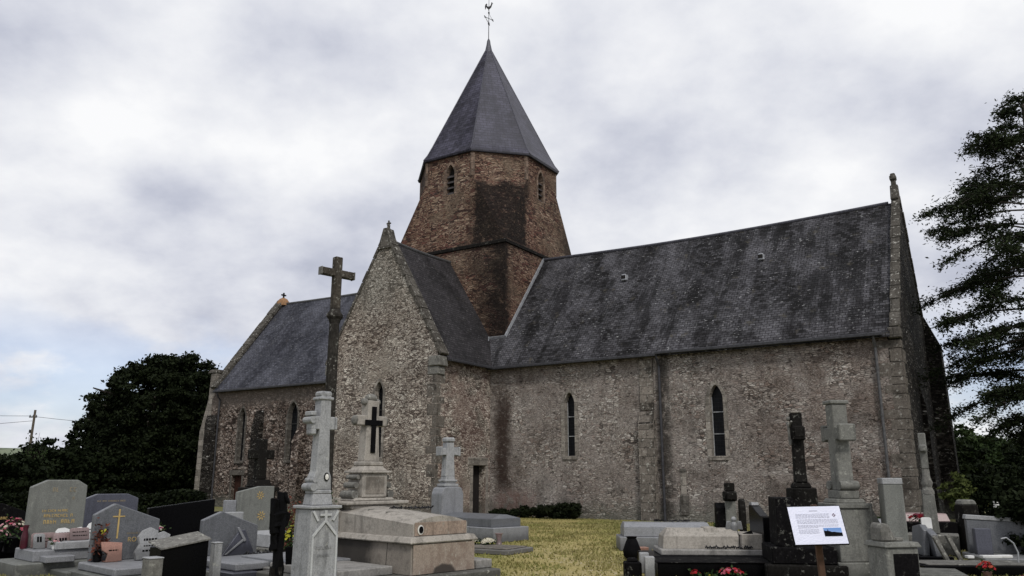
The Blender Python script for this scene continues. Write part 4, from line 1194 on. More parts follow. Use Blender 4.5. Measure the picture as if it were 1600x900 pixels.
def l2w(root, x, y, z=0):
    a = root.rotation_euler[2]; c, s = math.cos(a), math.sin(a)
    return (root.location.x+c*x-s*y, root.location.y+s*x+c*y, z)
def plaque(name, label, root, x, y, z, w, h, m, yaw_off=0.0, lean=.25, prof=None, rows=None, th=.03, cat='plaque', tm='black'):
    """memorial plaque leaning back, standing on a slab; world thing"""
    p = l2w(root, x, y, z)
    t = thing(name, label, cat, p, root.rotation_euler[2]+yaw_off)
    pr = prof or [(-w/2, 0), (w/2, 0), (w/2, h*.9), (w/2-.03, h), (-w/2+.03, h), (-w/2, h*.9)]
    bm = B(); aprism(bm, pr, 'x', 0, th, .004)
    bmesh.ops.rotate(bm, verts=bm.verts, cent=(0, 0, 0), matrix=Matrix.Rotation(-lean, 3, 'Y'))
    finish(bm, 'tablet', m, t)
    if rows:
        rb = B(); rnd = random.Random(w*99)
        for (y0, y1, zz, hh) in rows:
            q = y0
            while q < y1:
                ww = rnd.uniform(.02, .05); abox(rb, th+.001, th+.003, q, min(q+ww, y1), zz, zz+hh); q += ww+.012
        bmesh.ops.rotate(rb, verts=rb.verts, cent=(0, 0, 0), matrix=Matrix.Rotation(-lean, 3, 'Y'))
        finish(rb, 'inscription', M[tm], t)
    bm = B(); abox(bm, -.10, .03, -w*.3, w*.3, 0, .015); finish(bm, 'foot', m, t)
    return t

# -- B: big grey headstone at left with gold inscription
g = thing('grave', 'grey granite grave with a tall square-shouldered headstone and gold inscription', 'grave', at(89, 14.55), YL)
W1 = .46
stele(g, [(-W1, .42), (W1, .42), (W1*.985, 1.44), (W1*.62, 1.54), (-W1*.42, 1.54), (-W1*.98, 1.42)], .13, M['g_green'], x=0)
text_rows(g, [(-.24, .18, 1.0, .04), (-.24, .27, .91, .05), (-.28, .30, .80, .065)], .067, M['gold'], seed=3)
text_rows(g, [(-.15, -.02, 1.34, .07), (.16, .3, 1.34, .07), (.22, .28, 1.2, .05)], .067, M['gold_dim'], 'emblem', seed=4)
box('base', (-.14, .80, -.52, .52, .24, .42), M['g_mid'], g, .015)
box('plinth', (-.30, .95, -.80, .75, 0, .24), M['g_green'], g, .015)
box('kerb', (.95, 1.7, -.30, .75, 0, .14), M['g_green'], g, .015)
box('step_block', (.80, 1.1, -.42, .02, .24, .34), M['g_mid'], g, .012)
box('planter_box', (.45, .85, -.22, .50, .42, .54), M['g_light'], g, .01)
bk = [(-.24, 0), (.24, 0), (.25, .10), (.20, .15), (.13, .14), (.02, .10), (-.08, .15), (-.20, .14), (-.25, .09)]
plaque('memorial_plaque', 'open white book plaque on the tall grey grave', g, .42, .14, .60, .5, .16, M['white'], .15, .5, bk, [(-.2, -.02, .05, .012), (.04, .2, .05, .012)], .03)
plaque('memorial_plaque', 'white scroll shaped plaque at the right edge of the tall grey grave', g, .56, .46, .52, .32, .32, M['white'], .1, .3,
       [(-.16, 0), (.16, 0), (.16, .22), (.12, .31), (.03, .33), (-.06, .29), (-.12, .2), (-.16, .12)], [(-.08, .1, .18, .012), (-.1, .1, .12, .012)])
plaque('memorial_plaque', 'wide pink granite plaque at the foot of the tall grey headstone', g, .25, -.05, .425, .72, .24, M['pink'], 0, .2, None, [(-.3, .3, .14, .012), (-.25, .2, .09, .012)])
plaque('memorial_plaque', 'small pink plaque with a dark leaf motif on the tall grey grave', g, .58, -.02, .425, .30, .25, M['pink'], .1, .3, None, [(-.06, .06, .10, .06)])
plaque('memorial_plaque', 'pink plaque with dark lines beside the white book', g, .62, .22, .545, .32, .20, M['pink'], .1, .3, None, [(-.12, .12, .12, .015), (-.12, .12, .06, .015)])
plaque('memorial_plaque', 'narrow grey plaque with a dark silhouette on the tall grey grave', g, .44, -.34, .425, .18, .24, M['g_light'], .1, .25, None, [(-.04, .04, .1, .09)])
p = l2w(g, .2, -.50, .42)
v = thing('vase', 'slim burgundy vase on the left of the tall grey grave', 'vase', p)
bm = B(); alathe(bm, [(.05, 0), (.06, .04), (.055, .2), (.035, .3), (.05, .38), (.045, .38)], n=14); finish(bm, 'vase_body', M['burg'], v, True)
flowers('flower_pot', 'pink and white flowers in the gap right of the tall grey grave', l2w(g, .98, .52)[:2], .17, .26, ['f_pinkf', 'f_rose', 'f_cream'], 36, 3, (.10, .14, 'black'), z=.22)
flowers('flower_pot', 'small candle holder with cream blossoms on the tall grey grave', l2w(g, .75, -.2)[:2], .07, .1, ['f_cream', 'f_pinkf'], 8, 8, (.05, .06, 'white'), z=.425, leaves=14)
# -- A: dark headstone at far left
g = thing('grave', 'dark polished headstone with a sloping top cut by the left edge', 'grave', at(0, 16.2), YL)
stele(g, [(-.75, .3), (.60, .3), (.62, .86), (.05, 1.08), (-.75, 1.12)], .13, M['g_blackr'])
box('base', (-.2, 1.6, -.8, .7, .1, .3), M['g_blackr'], g, .015)
box('plinth', (-.3, 1.9, -.9, .85, 0, .1), M['s_dark'], g, .015)
text_rows(g, [(-.1, .2, .78, .05)], .067, M['gold'], seed=9)
flowers('flower_pot', 'round bouquet of pink and white flowers at the far left', at(27, 14.9), .27, .34, ['f_rose', 'f_cream', 'f_pinkf'], 60, 14, (.14, .26, 'black'), z=.28, fs=.036)
flowers('flower_pot', 'second pink and cream bouquet cut by the left edge', at(3, 14.6), .2, .25, ['f_pinkf', 'f_cream'], 30, 15, (.12, .2, 'black'), z=.28, fs=.036)
# -- C: bluish headstone behind
g = thing('grave', 'blue grey headstone with clipped corners behind the gold-cross stone', 'grave', at(172, 18.6), YL)
stele(g, [(-.62, .2), (.62, .2), (.60, 1.12), (.35, 1.22), (-.30, 1.22), (-.61, 1.10)], .12, M['g_blue'])
box('base', (-.2, 1.9, -.7, .7, 0, .2), M['g_blue'], g, .015)
text_rows(g, [(-.3, .3, 1.05, .035)], .062, M['gold_dim'], seed=19)
# -- D: gold cross stone
g = thing('grave', 'blue grey granite grave with a low peaked headstone, gold cross and gold name', 'grave', at(201, 13.75), YL)
W1 = .53
stele(g, [(-W1, .28), (W1, .28), (W1, .90), (-.22, 1.17), (-W1, 1.0)], .12, M['g_grey'])
bm = B(); abox(bm, .061, .068, -.165, -.14, .62, 1.08); abox(bm, .061, .069, -.25, -.06, .955, .975); finish(bm, 'cross', M['gold'], g)
letters(g, 'ROY', .061, .02, .56, .075, M['gold'])
text_rows(g, [(.0, .25, .68, .025)], .061, M['gold_dim'], seed=20)
box('slab', (-.12, 1.35, -.64, .64, .16, .28), M['g_mid'], g, .02)
box('plinth', (-.2, 1.55, -.75, .75, 0, .16), M['g_green'], g, .015)
plaque('memorial_plaque', 'salmon pink carved plaque with praying hands shape before the gold cross', g, .30, -.30, .285, .32, .30, M['salmon'], .1, .2,
       [(-.10, 0), (.16, 0), (.17, .28), (.0, .30), (-.17, .31), (-.15, .18), (-.06, .12)], [(-.05, .1, .16, .02)])
rk = [(-.24, 0), (.22, 0), (.25, .12), (.20, .3), (.12, .36), (.13, .44), (0, .5), (-.12, .46), (-.21, .36), (-.18, .24), (-.26, .12)]
plaque('memorial_plaque', 'rugged grey stone plaque with dark script under the gold name', g, .33, .28, .285, .5, .5, M['g_light'], .1, .15, rk, [(-.12, .12, .29, .035), (-.12, .1, .2, .02), (-.14, .12, .12, .03)], .06)
plaque('memorial_plaque', 'second rugged grey plaque standing behind and right of the first', g, .22, .50, .285, .34, .42, M['g_light'], .1, .15,
       [(-.16, 0), (.16, 0), (.18, .14), (.12, .26), (.17, .36), (.05, .42), (-.1, .38), (-.17, .2)], None, .06)
p = l2w(g, .16, -.46, .285)
v = thing('dried_bouquet', 'dark dried bouquet with yellow blossoms left of the gold cross', 'flowers', p)
rs = np.random.RandomState(3)
leaf_mesh('leaves', rs.normal(size=(160, 3))*np.array([.05, .08, .14])+np.array([0, .02, .30]), rs.uniform(.02, .05, 160), M['deadleaf'], v, 4)
bm = B(); alathe(bm, [(.05, 0), (.07, .1), (.05, .16), (.05, .17)], n=12); finish(bm, 'pot', M['black'], v, True)
bm = B(); [asphere(bm, (.05, rs.normal()*.05, .42+rs.normal()*.04), .018) for k in range(9)]; finish(bm, 'blossoms', M['f_yellow'], v, uv=False)
p = l2w(g, .62, .30, .285)
v = thing('flower_spray', 'dark metal flower spray lying on the slab of the gold-cross grave', 'grave ornament', p, YL)
bm = B(); rr = random.Random(5)
for k in range(16): atube(bm, [(0, -.25+k*.032, .02), (rr.uniform(-.1, .1), -.22+k*.032, rr.uniform(.03, .07)), (rr.uniform(-.14, .14), -.2+k*.034, .02)], .012, 5)
finish(bm, 'stems', M['iron'], v)
# -- E small orange slatted top & things between
g = thing('grave', 'small salmon pink stone marker glimpsed behind the gold-cross headstone', 'grave', at(259, 20.5), YL)
box('headstone', (-.06, .06, -.22, .22, .35, .82), M['salmon'], g, .02); box('base', (-.2, .8, -.35, .35, 0, .35), M['white'], g, .02)
text_rows(g, [(-.16, .16, .72, .03), (-.16, .16, .64, .03)], .062, M['black'], seed=31)
flowers('flower_pot', 'pink and violet flowers glimpsed right of the gold-cross grave', at(252, 17.3), .12, .2, ['f_rose', 'f_purple', 'f_cream'], 18, 33, (.08, .25, 'lead_dark'), z=0.2)
# -- F black headstone
g = thing('grave', 'wide polished black headstone with a rising top in front of the yew', 'grave', at(285, 17.8), YL)
stele(g, [(-.72, .15), (.72, .15), (.72, 1.12), (-.72, .96)], .12, M['g_black'])
box('base', (-.2, 1.8, -.8, .8, 0, .15), M['g_black'], g, .015)
g = thing('grave', 'low dark slab grave in front of the wide black headstone', 'grave', at(262, 15.9), YL)
box('slab', (-.8, .9, -.45, .45, .2, .36), M['g_blackr'], g, .02); box('plinth', (-.9, 1.0, -.55, .55, 0, .2), M['s_lichen'], g, .02)
# -- G low black stele with grey posts (near)
g = thing('grave', 'low black headstone with a pale ledge between two short granite posts', 'grave', at(292, 12.1), YL)
stele(g, [(-.34, 0), (.36, 0), (.36, .72), (-.34, .62)], .14, M['g_black'])
bm = B(); hexv = []
for (xx, dz) in ((-.34, .05), (.10, -.03)):
    for (yy, zz) in ((-.355, .625), (.375, .728), (.375, .748), (-.355, .645)): hexv.append(bm.verts.new((xx, yy, zz+dz)))
for q in ((0, 1, 2, 3), (7, 6, 5, 4), (0, 4, 5, 1), (1, 5, 6, 2), (2, 6, 7, 3), (3, 7, 4, 0)): bm.faces.new([hexv[i] for i in q])
finish(bm, 'ledge', M['s_lichen'], g)
box('back', (-.33, -.075, -.33, .35, 0, .62), M['g_black'], g, .01)
for (yy, xx, hh, w_) in ((-.50, .20, .50, .115), (.47, .10, .64, .07)):
    bm = B(); abox(bm, xx-w_, xx+w_, yy-w_*.85, yy+w_*.85, 0, hh, .012, (.0, .0)); po = finish(bm, 'post', M['s_cross'] if yy > 0 else M['s_lichen'], g)
    bm = B(); abox(bm, xx-w_-.005, xx+w_+.005, yy-w_*.85-.005, yy+w_*.85+.005, hh, hh+.02, .006); finish(bm, 'post_cap', M['g_light'], po)
# -- H grey stone with relief figure shape
g = thing('grave', 'blue grey grave with a low off-centre peaked headstone left of the tall cross', 'grave', at(362, 14.9), YL)
stele(g, [(-.53, .26), (.53, .26), (.53, .74), (-.18, 1.0), (-.53, .86)], .12, M['g_grey'])
box('slab', (-.12, 1.6, -.70, .70, .14, .26), M['g_mid'], g, .02); box('plinth', (-.2, 1.75, -.82, .82, 0, .14), M['g_blue'], g, .015)
p = l2w(g, .22, .05, .26)
v = thing('relief_plaque', 'mauve triangular plaque with a raised cross brace on the off-centre peaked grave', 'plaque', p, YL)
bm = B(); aprism(bm, [(-.30, 0), (.30, 0), (.30, .06), (.12, .42), (.02, .42)], 'x', 0, .05, .006); finish(bm, 'tablet', M['g_blue'], v)
bm = B(); aprism(bm, [(-.26, .02), (-.22, .02), (.10, .25), (.07, .275)], 'x', .052, .08, .004); aprism(bm, [(-.06, .46), (-.02, .475), (.13, .25), (.095, .22)], 'x', .052, .085, .004)
finish(bm, 'raised_brace', M['g_mid'], v)
p = l2w(g, .55, .3, .26)
v = thing('flower_spray', 'dark bronze rose spray lying on the off-centre peaked grave', 'grave ornament', p, YL)
bm = B(); rr = random.Random(6)
for k in range(18): atube(bm, [(0, -.3+k*.034, .02), (rr.uniform(-.1, .1), -.27+k*.034, rr.uniform(.03, .09)), (rr.uniform(-.14, .14), -.25+k*.034, .02)], .014, 5)
finish(bm, 'stems', M['iron'], v)
# -- I pale stone with gold flowers
g = thing('grave', 'pale grey headstone with two gold flower emblems below the choir wall', 'grave', at(398, 21.5), YL)
stele(g, [(-.52, .2), (.52, .2), (.52, 1.36), (.1, 1.36), (-.52, 1.22)], .12, M['g_green'])
for (yy, zz, s) in ((.12, 1.13, .10), (.18, .62, .11)):
    bm = B(); alathe(bm, [(.02, .06), (.02, .069)], n=10)
    bmesh.ops.transform(bm, matrix=Matrix.Translation((0, yy, zz)) @ Matrix.Rotation(PI/2, 4, 'Y'), verts=bm.verts)
    for k in range(8):
        a = k*PI/4+.39
        aprism(bm, [(yy+math.cos(a)*s*.3, zz+math.sin(a)*s*.3), (yy+math.cos(a+.22)*s*.75, zz+math.sin(a+.22)*s*.75), (yy+math.cos(a)*s*1.15, zz+math.sin(a)*s*1.15), (yy+math.cos(a-.22)*s*.75, zz+math.sin(a-.22)*s*.75)], 'x', .061, .07)
    finish(bm, 'emblem', M['gold'], g)
box('side_panel', (-.1, .06, -.82, -.53, .2, 1.02), M['g_mid'], g, .015)
box('base', (-.2, 1.6, -.9, .7, 0, .2), M['g_mid'], g, .015)
g = thing('grave', 'small pale stone block left of the gold flower headstone', 'grave', at(362, 20.5), YL)
box('headstone', (-.1, .1, -.2, .3, 0, .75), M['g_light'], g, .015); box('base', (-.15, .9, -.35, .4, 0, .16), M['g_mid'], g, .015)
g = thing('grave', 'low old grave edged in dark stone beneath the left end of the church', 'grave', at(335, 23), YL)
box('headstone', (-.1, .1, -.7, .7, 0, .66), M['s_dark'], g, .02); box('slab', (.1, 1.8, -.6, .6, 0, .3), M['s_lichen'], g, .02)
# slab between H and K with pale top
g = thing('grave', 'low grave with a pale sloping slab behind the black iron cross', 'grave', at(428, 17.6), YL)
box('slab', (-.5, 1.0, -.55, .5, .22, .48), M['g_light'], g, .02, (.06, .06)); box('plinth', (-.6, 1.15, -.65, .6, 0, .22), M['s_lichen'], g, .015)
g = thing('grave', 'grey kerbed slab in front of the pale sloping slab', 'grave', at(452, 14.4), YL)
box('slab', (-.5, 1.3, -.55, .55, .18, .30), M['g_mid'], g, .015); box('plinth', (-.6, 1.4, -.65, .65, 0, .18), M['conc'], g, .015)
# -- O dark monument by the choir
g = thing('stone_cross', 'blackened cross monument on a stepped base against the choir wall', 'grave cross', at(403, 31), YL)
bm = B(); abox(bm, -.45, .45, -.5, .5, 0, 1.05, .03, (.03, .03)); finish(bm, 'pedestal', M['s_dark'], g)
bm = B(); abox(bm, -.52, .52, -.58, .58, 1.055, 1.22, .03); abox(bm, -.34, .34, -.38, .38, 1.225, 1.5, .03, (.08, .08)); finish(bm, 'cornice', M['s_dark'], g)
bm = B(); abox(bm, -.17, .17, -.2, .2, 1.5, 3.0, .03, (.02, .03)); abox(bm, -.14, .14, -.5, .5, 2.25, 2.6, .03); finish(bm, 'cross', M['s_dark'], g)

# -- J black iron cross (near) with dried shrub
x, y = at(440, 10.6)
g = thing('grave_cross', 'narrow black weathered cross leaning in front of the pale slab grave', 'grave cross', (x, y, 0), R_(-25))
rs = random.Random(8)
bm = B(); atube(bm, [(.0, -.03, 0), (.01, -.01, .5), (.0, .0, .9), (.0, .02, 1.40)], .072, 9, .06)
roughen(bm, .05, 7, 1, 2); finish(bm, 'shaft', M['black'], g, uv=False)
bm = B(); abox(bm, -.06, .06, -.15, .15, .98, 1.16, .02); abox(bm, -.05, .05, -.17, -.06, .88, 1.33, .02); roughen(bm, .05, 8, 2, 3); finish(bm, 'arm', M['black'], g, uv=False)
bm = B(); abox(bm, -.05, .05, -.12, -.07, .70, .95, .015); abox(bm, -.05, .05, .02, .09, 1.25, 1.40, .015); roughen(bm, .04, 9, 2, 5); finish(bm, 'figure', M['black'], g, uv=False)
bm = B(); alathe(bm, [(.12, 0), (.12, .25), (.09, .3), (.075, .5)], n=10); roughen(bm, .02, 8, 1, 4); finish(bm, 'base', M['s_dark'], g, uv=False)
x, y = at(452, 15.6)
v = thing('dead_shrub', 'rust brown dead shrub behind the black cross', 'shrub', (x, y, 0))
rs = np.random.RandomState(22); bm = B(); P = []
for k in range(14):
    q = Vector((rs.normal()*.14, rs.normal()*.14, rs.uniform(.7, 1.25))); atube(bm, [(0, 0, 0), q*.5, q], .012, 5, .004)
    for j in range(26): P.append(np.array(q)*rs.uniform(.35, 1)+rs.normal(size=3)*.06)
finish(bm, 'stems', M['bark'], v, uv=False); leaf_mesh('leaves', np.array(P), rs.uniform(.02, .05, len(P)), M['deadleaf'], v, 6)
flowers('flower_pot', 'yellow green potted plant left of the tall pale cross pedestal', at(460, 13.2), .12, .30, ['f_yellow'], 26, 41, (.09, .35, 'black'), z=.18, fs=.034, leaves=140)

# -- K tall pale cross on inscribed pedestal
g = thing('stone_cross', 'tall pale grey stone cross with rolled arm ends on an inscribed pedestal', 'grave cross', at(497, 11.9), R_(-46))
PW = .235
bm = B(); abox(bm, -PW-.06, PW+.06, -PW-.06, PW+.06, 0, .22, .015); finish(bm, 'plinth', M['s_cross'], g)
bm = B(); abox(bm, -PW, PW, -PW, PW, .22, 1.155, .012, (.012, .012)); finish(bm, 'pedestal', M['s_cross'], g)
bm = B(); abox(bm, -PW-.02, PW+.02, -PW-.02, PW+.02, 1.16, 1.205, .01); finish(bm, 'cornice', M['g_light'], g)
# raised pointed frame and inscription on the front (+x)
bm = B()
xf = PW+.002
def barp(bm, p, q, w, x0, x1):
    p = Vector(p); q = Vector(q); d = (q-p).normalized(); n = Vector((-d.y, d.x))*w/2
    aprism(bm, [tuple(p+n), tuple(q+n), tuple(q-n), tuple(p-n)], 'x', x0, x1)
barp(bm, (-.19, .24), (-.19, .80), .025, xf-.01, xf+.012); barp(bm, (.19, .24), (.19, .80), .025, xf-.01, xf+.012)
barp(bm, (-.19, .795), (0, 1.0), .032, xf-.01, xf+.0125); barp(bm, (.19, .795), (0, 1.0), .032, xf-.01, xf+.0125)
barp(bm, (0, .98), (0, 1.14), .04, xf-.01, xf+.013); barp(bm, (-.09, 1.08), (.09, 1.08), .03, xf-.01, xf+.0135)
barp(bm, (-.2, 1.13), (-.12, 1.0), .03, xf-.01, xf+.012); barp(bm, (.2, 1.13), (.12, 1.0), .03, xf-.01, xf+.012)
finish(bm, 'panel_frame', M['g_frame'], g)
text_rows(g, [(-.13, .13, .62, .045), (-.1, .1, .52, .03)], xf, M['s_cross'], seed=44)
bm = B(); abox(bm, -.14, .14, -.17, .17, 1.205, 1.36, .012, (.02, .02)); abox(bm, -.12, .12, -.15, .15, 1.36, 1.42, .015)
finish(bm, 'cross_foot', M['s_cross'], g)
# rolls at foot, flared shaft, arms
bm = B()
atube(bm, [(-.13, -.15, 1.46), (.13, -.15, 1.46)], .055, 12)
atube(bm, [(-.12, -.13, 1.555), (.12, -.13, 1.555)], .035, 10)
finish(bm, 'scroll', M['s_cross'], g, True)
bm = B()
aprism(bm, [(-.155, 1.42), (.155, 1.42), (.145, 1.6), (.108, 1.68), (.085, 2.24), (.085, 2.47), (.08, 2.78), (-.08, 2.78), (-.085, 2.47), (-.085, 2.24), (-.108, 1.68), (-.145, 1.6)], 'x', -.095, .095, .01)
abox(bm, -.085, .085, -.21, .17, 2.27, 2.46, .01)
finish(bm, 'cross', M['s_cross'], g)
bm = B()
atube(bm, [(-.115, -.21, 2.405), (.115, -.21, 2.405)], .05, 12); abox(bm, -.10, .10, -.24, -.15, 2.465, 2.53, .012)
abox(bm, -.09, .09, -.21, -.13, 2.19, 2.29, .02); finish(bm, 'arm_end', M['s_cross'], g)
bm = B(); abox(bm, -.095, .095, .172, .205, 2.275, 2.455, .01); finish(bm, 'arm_end', M['s_cross'], g)
bm = B()
abox(bm, -.115, .115, -.115, .115, 2.70, 2.745, .012); abox(bm, -.10, .10, -.095, .095, 2.75, 2.83, .025)
finish(bm, 'arm_end', M['s_cross'], g)
bm = B(); alathe(bm, [(.04, 0), (.04, .012), (.001, .016)], n=18); bmesh.ops.transform(bm, matrix=Matrix.Translation((.097, .06, 1.60)) @ Matrix.Rotation(PI/2, 4, 'Y') @ Matrix.Diagonal((1.5, 1, 1, 1)), verts=bm.verts)
md = finish(bm, 'medallion', M['black'], g)
bm = B(); alathe(bm, [(.028, 0), (.028, .02), (.001, .023)], n=18); bmesh.ops.transform(bm, matrix=Matrix.Translation((.097, .06, 1.60)) @ Matrix.Rotation(PI/2, 4, 'Y') @ Matrix.Diagonal((1.5, 1, 1, 1)), verts=bm.verts)
finish(bm, 'medallion_face', M['enamel'], md)

# -- L calvary
x, y = at(507, 19, 820)
g = thing('calvary_cross', 'very tall dark stone calvary cross in front of the transept', 'cross', (x, y, 0), R_(-46))
bm = B(); abox(bm, -.55, .55, -.55, .55, 0, .35, .03); abox(bm, -.38, .38, -.38, .38, .35, .8, .03, (.03, .03)); finish(bm, 'base', M['s_calvary'], g)
bm = B(); alathe(bm, [(.19, .8), (.155, 1.0), (.135, 3.0), (.12, 5.2), (.15, 5.3)], n=8, rot=PI/8); finish(bm, 'shaft', M['s_calvary'], g)
bm = B(); alathe(bm, [(.15, 5.3), (.20, 5.36), (.20, 5.42), (.14, 5.5), (.12, 5.56)], n=8, rot=PI/8); finish(bm, 'collar', M['s_calvary'], g)
bm = B(); abox(bm, -.085, .085, -.10, .10, 5.56, 6.86, .015); abox(bm, -.08, .08, -.45, .45, 6.36, 6.54, .015); finish(bm, 'cross', granite('stone_calvary_top', (.062, .054, .044), .95, .3, .6, .8, 14, .1, .5), g)
for s in (-1, 1):
    bm = B(); abox(bm, -.09, .09, .445*s, .472*s, 6.35, 6.55, .01); finish(bm, 'arm_end', M['s_lichen'], g)

# -- M family tomb with chapel cross
g = thing('family_tomb', 'large pale stone family tomb with an arched lid and a cross on a tall pedestal', 'tomb', (-1.52, 12.75, 0), R_(-43))
box('plinth', (-2.75, .22, -1.25, 1.75, 0, .14), M['s_lichen'], g, .02)
def side_b(t):
    o = t.obj(); q = t.sep(o); n = t.noise(o, 60, 3, .8); nn = t.noise(o, 3.2, 6, .7)
    c = (.235, .21, .18)
    col = t.mix(t.step(n, .35, .65), cmul(c, .85), cmul(c, 1.15))
    col = t.mix(t.math('MULTIPLY', t.step(nn, .46, .62), .55), col, cmul(c, .45))
    k = t.math('MULTIPLY', t.step(t.math('ADD', q[0], t.math('MULTIPLY', nn, .9)), -.35, -.75, 0, 1), t.step(q[1], .15, .05, 0, 1))
    col = t.mix(t.math('MULTIPLY', k, .88), col, (.022, .02, .019))
    j = t.step(t.math('ABSOLUTE', t.math('ADD', q[0], .62)), .004, .012, 1, 0)
    return t.mix(t.math('MULTIPLY', j, t.step(q[1], .15, .05, 0, 1)), col, (.03, .027, .024)), t.bump(nn, .3, .01)
box('body', (-2.2, 0, 0, 1.36, .14, .60), mat('tomb_body_stone', side_b, .85, spec=.2), g, .012, (.03, .03))
def end_b(t):
    o = t.obj(); q = t.sep(o); n = t.noise(o, 50, 3, .8); nn = t.noise(o, 4, 6, .72)
    c = (.285, .235, .195)
    col = t.mix(t.step(n, .35, .65), cmul(c, .82), cmul(c, 1.15))
    col = t.mix(t.math('MULTIPLY', t.step(nn, .46, .62), .5), col, (.16, .11, .085))
    sp = t.step(t.noise(t.scale(o, (20, 20, 9)), 1.4, 4, .7), .60, .66)
    col = t.mix(t.math('MULTIPLY', sp, .7), col, (.42, .40, .35))
    r = t.math('ADD', t.math('ADD', t.math('POWER', t.math('SUBTRACT', q[1], .66), 2), t.math('POWER', t.math('MULTIPLY', t.math('SUBTRACT', q[2], .13), 1.7), 2)), t.math('MULTIPLY', nn, .08))
    return t.mix(t.math('MULTIPLY', t.step(r, .12, .085, 0, 1), .9), col, (.035, .03, .027)), t.bump(nn, .4, .012)
box('end_panel', (.0, .012, .03, 1.33, .15, .59), mat('tomb_end_stone', end_b, .85, spec=.2), g, .004)
bm = B(); abox(bm, -2.25, .05, -.05, 1.41, .604, .70, .02, (.06, .06)); finish(bm, 'ledge', M['s_pale'], g)
# arched lid tapering toward the foot
bm = B()
def arch_sec(x, y0, y1, zb, zs, zt):
    n = 9; pts = [(x, y0, zb), (x, y1, zb)]
    for i in range(n+1):
        f = i/n; y = y1+(y0-y1)*f; z = zs+(zt-zs)*(1-(2*f-1)**2); pts.append((x, y, z))
    return [bm.verts.new(p) for p in pts]
A_ = arch_sec(-2.0, .08, 1.28, .702, 1.02, 1.12); C_ = arch_sec(-.10, .10, 1.26, .702, .885, 1.00)
n = len(A_)
bm.faces.new(A_[::-1]); bm.faces.new(C_)
for i in range(n): bm.faces.new([A_[i], A_[(i+1) % n], C_[(i+1) % n], C_[i]])
lid = finish(bm, 'lid', M['s_pale'], g)
bm = B(); abox(bm, -.098, -.086, .13, 1.23, .71, .91, .003); finish(bm, 'lid_end', M['s_rust'], lid)
bm = B()
for k in range(1, 4): abox(bm, -2.0+k*.48, -1.995+k*.48, .30, 1.06, 1.02, 1.105-.03*k)
finish(bm, 'lid_joints', M['s_lichen'], lid)
bm = B(); alathe(bm, [(.058, 0), (.062, .012), (.046, .02)], n=20); bmesh.ops.transform(bm, matrix=Matrix.Translation((-.086, .24, .80)) @ Matrix.Rotation(PI/2, 4, 'Y') @ Matrix.Diagonal((1.2, 1, 1, 1)), verts=bm.verts)
md = finish(bm, 'medallion', M['enamel'], g)
bm = B(); alathe(bm, [(.045, 0), (.045, .024)], n=20); bmesh.ops.transform(bm, matrix=Matrix.Translation((-.086, .24, .80)) @ Matrix.Rotation(PI/2, 4, 'Y') @ Matrix.Diagonal((1.2, 1, 1, 1)), verts=bm.verts)
finish(bm, 'medallion_face', M['black'], md)
box('side_slab', (-2.2, -.35, -1.08, -.06, .14, .27), M['conc'], g, .015)
box('side_step', (-1.6, .02, 1.37, 1.74, .14, .28), M['conc'], g, .015)
# the head stones sit slightly toward the foot
n_before = set(bpy.data.objects)
# head block with pedestal and cross
box('head_block', (-2.58, -2.03, -.28, 1.45, .14, 1.05), M['s_pale'], g, .015)
box('head_ledge', (-2.6, -1.94, .0, 1.36, 1.13, 1.19), M['s_pale'], g, .015)
bm = B(); abox(bm, -2.54, -2, .14, 1.2, 1.055, 1.128, .02); abox(bm, -2.52, -2.02, .2, 1.12, 1.192, 1.25, .02, (.03, .05)); finish(bm, 'pedestal_base', M['s_pale'], g)
bm = B(); abox(bm, -2.48, -2.04, .38, .92, 1.25, 1.66, .015); finish(bm, 'pedestal', M['s_pale'], g)
bm = B(); abox(bm, -2.039, -2.03, .45, .85, 1.31, 1.60, .004); finish(bm, 'pedestal_panel', M['s_tomb'], g)
bm = B(); abox(bm, -2.53, -1.99, .32, .98, 1.662, 1.71, .015); abox(bm, -2.48, -2.04, .38, .92, 1.71, 1.79, .01, (.05, .07)); abox(bm, -2.43, -2.09, .44, .86, 1.79, 1.87, .02); finish(bm, 'cornice', M['s_pale'], g)
for s in (0, 1):
    bm = B(); yc = .26 if s == 0 else 1.04
    atube(bm, [(-2.44, yc, 1.30), (-2.08, yc, 1.30)], .07, 12); atube(bm, [(-2.42, yc+(.03 if s == 0 else -.03), 1.46), (-2.1, yc+(.03 if s == 0 else -.03), 1.46)], .05, 12); atube(bm, [(-2.42, yc+(.07 if s == 0 else -.07), 1.60), (-2.1, yc+(.07 if s == 0 else -.07), 1.60)], .04, 12)
    finish(bm, 'scroll', M['s_lichen'], g, True)
ym = .65
bm = B()
aprism(bm, [(ym-.17, 1.87), (ym+.17, 1.87), (ym+.13, 2.5), (ym+.12, 2.95), (ym-.12, 2.95), (ym-.13, 2.5)], 'x', -2.37, -2.16, .012)
abox(bm, -2.35, -2.18, ym-.33, ym+.33, 2.50, 2.68, .015)
finish(bm, 'cross', M['s_pale'], g)
for s in (-1, 1):
    bm = B(); asphere(bm, (-2.265, ym+.34*s, 2.59), .09, 2, (.9, .6, 1)); finish(bm, 'arm_end', M['s_lichen'], g, True)
bm = B(); asphere(bm, (-2.265, ym, 3.0), .12, 2, (.9, 1, .7)); asphere(bm, (-2.265, ym-.14, 2.93), .07, 2); asphere(bm, (-2.265, ym+.14, 2.93), .07, 2)
finish(bm, 'arm_end', M['s_lichen'], g, True)
bm = B(); abox(bm, -2.158, -2.135, ym-.05, ym+.05, 2.02, 2.84, .004); abox(bm, -2.159, -2.13, ym-.19, ym+.19, 2.50, 2.60, .004); finish(bm, 'crucifix', M['black'], g)
box('planter', (-2.56, -2.2, -.26, .06, 1.05, 1.25), M['s_pale'], g, .015)
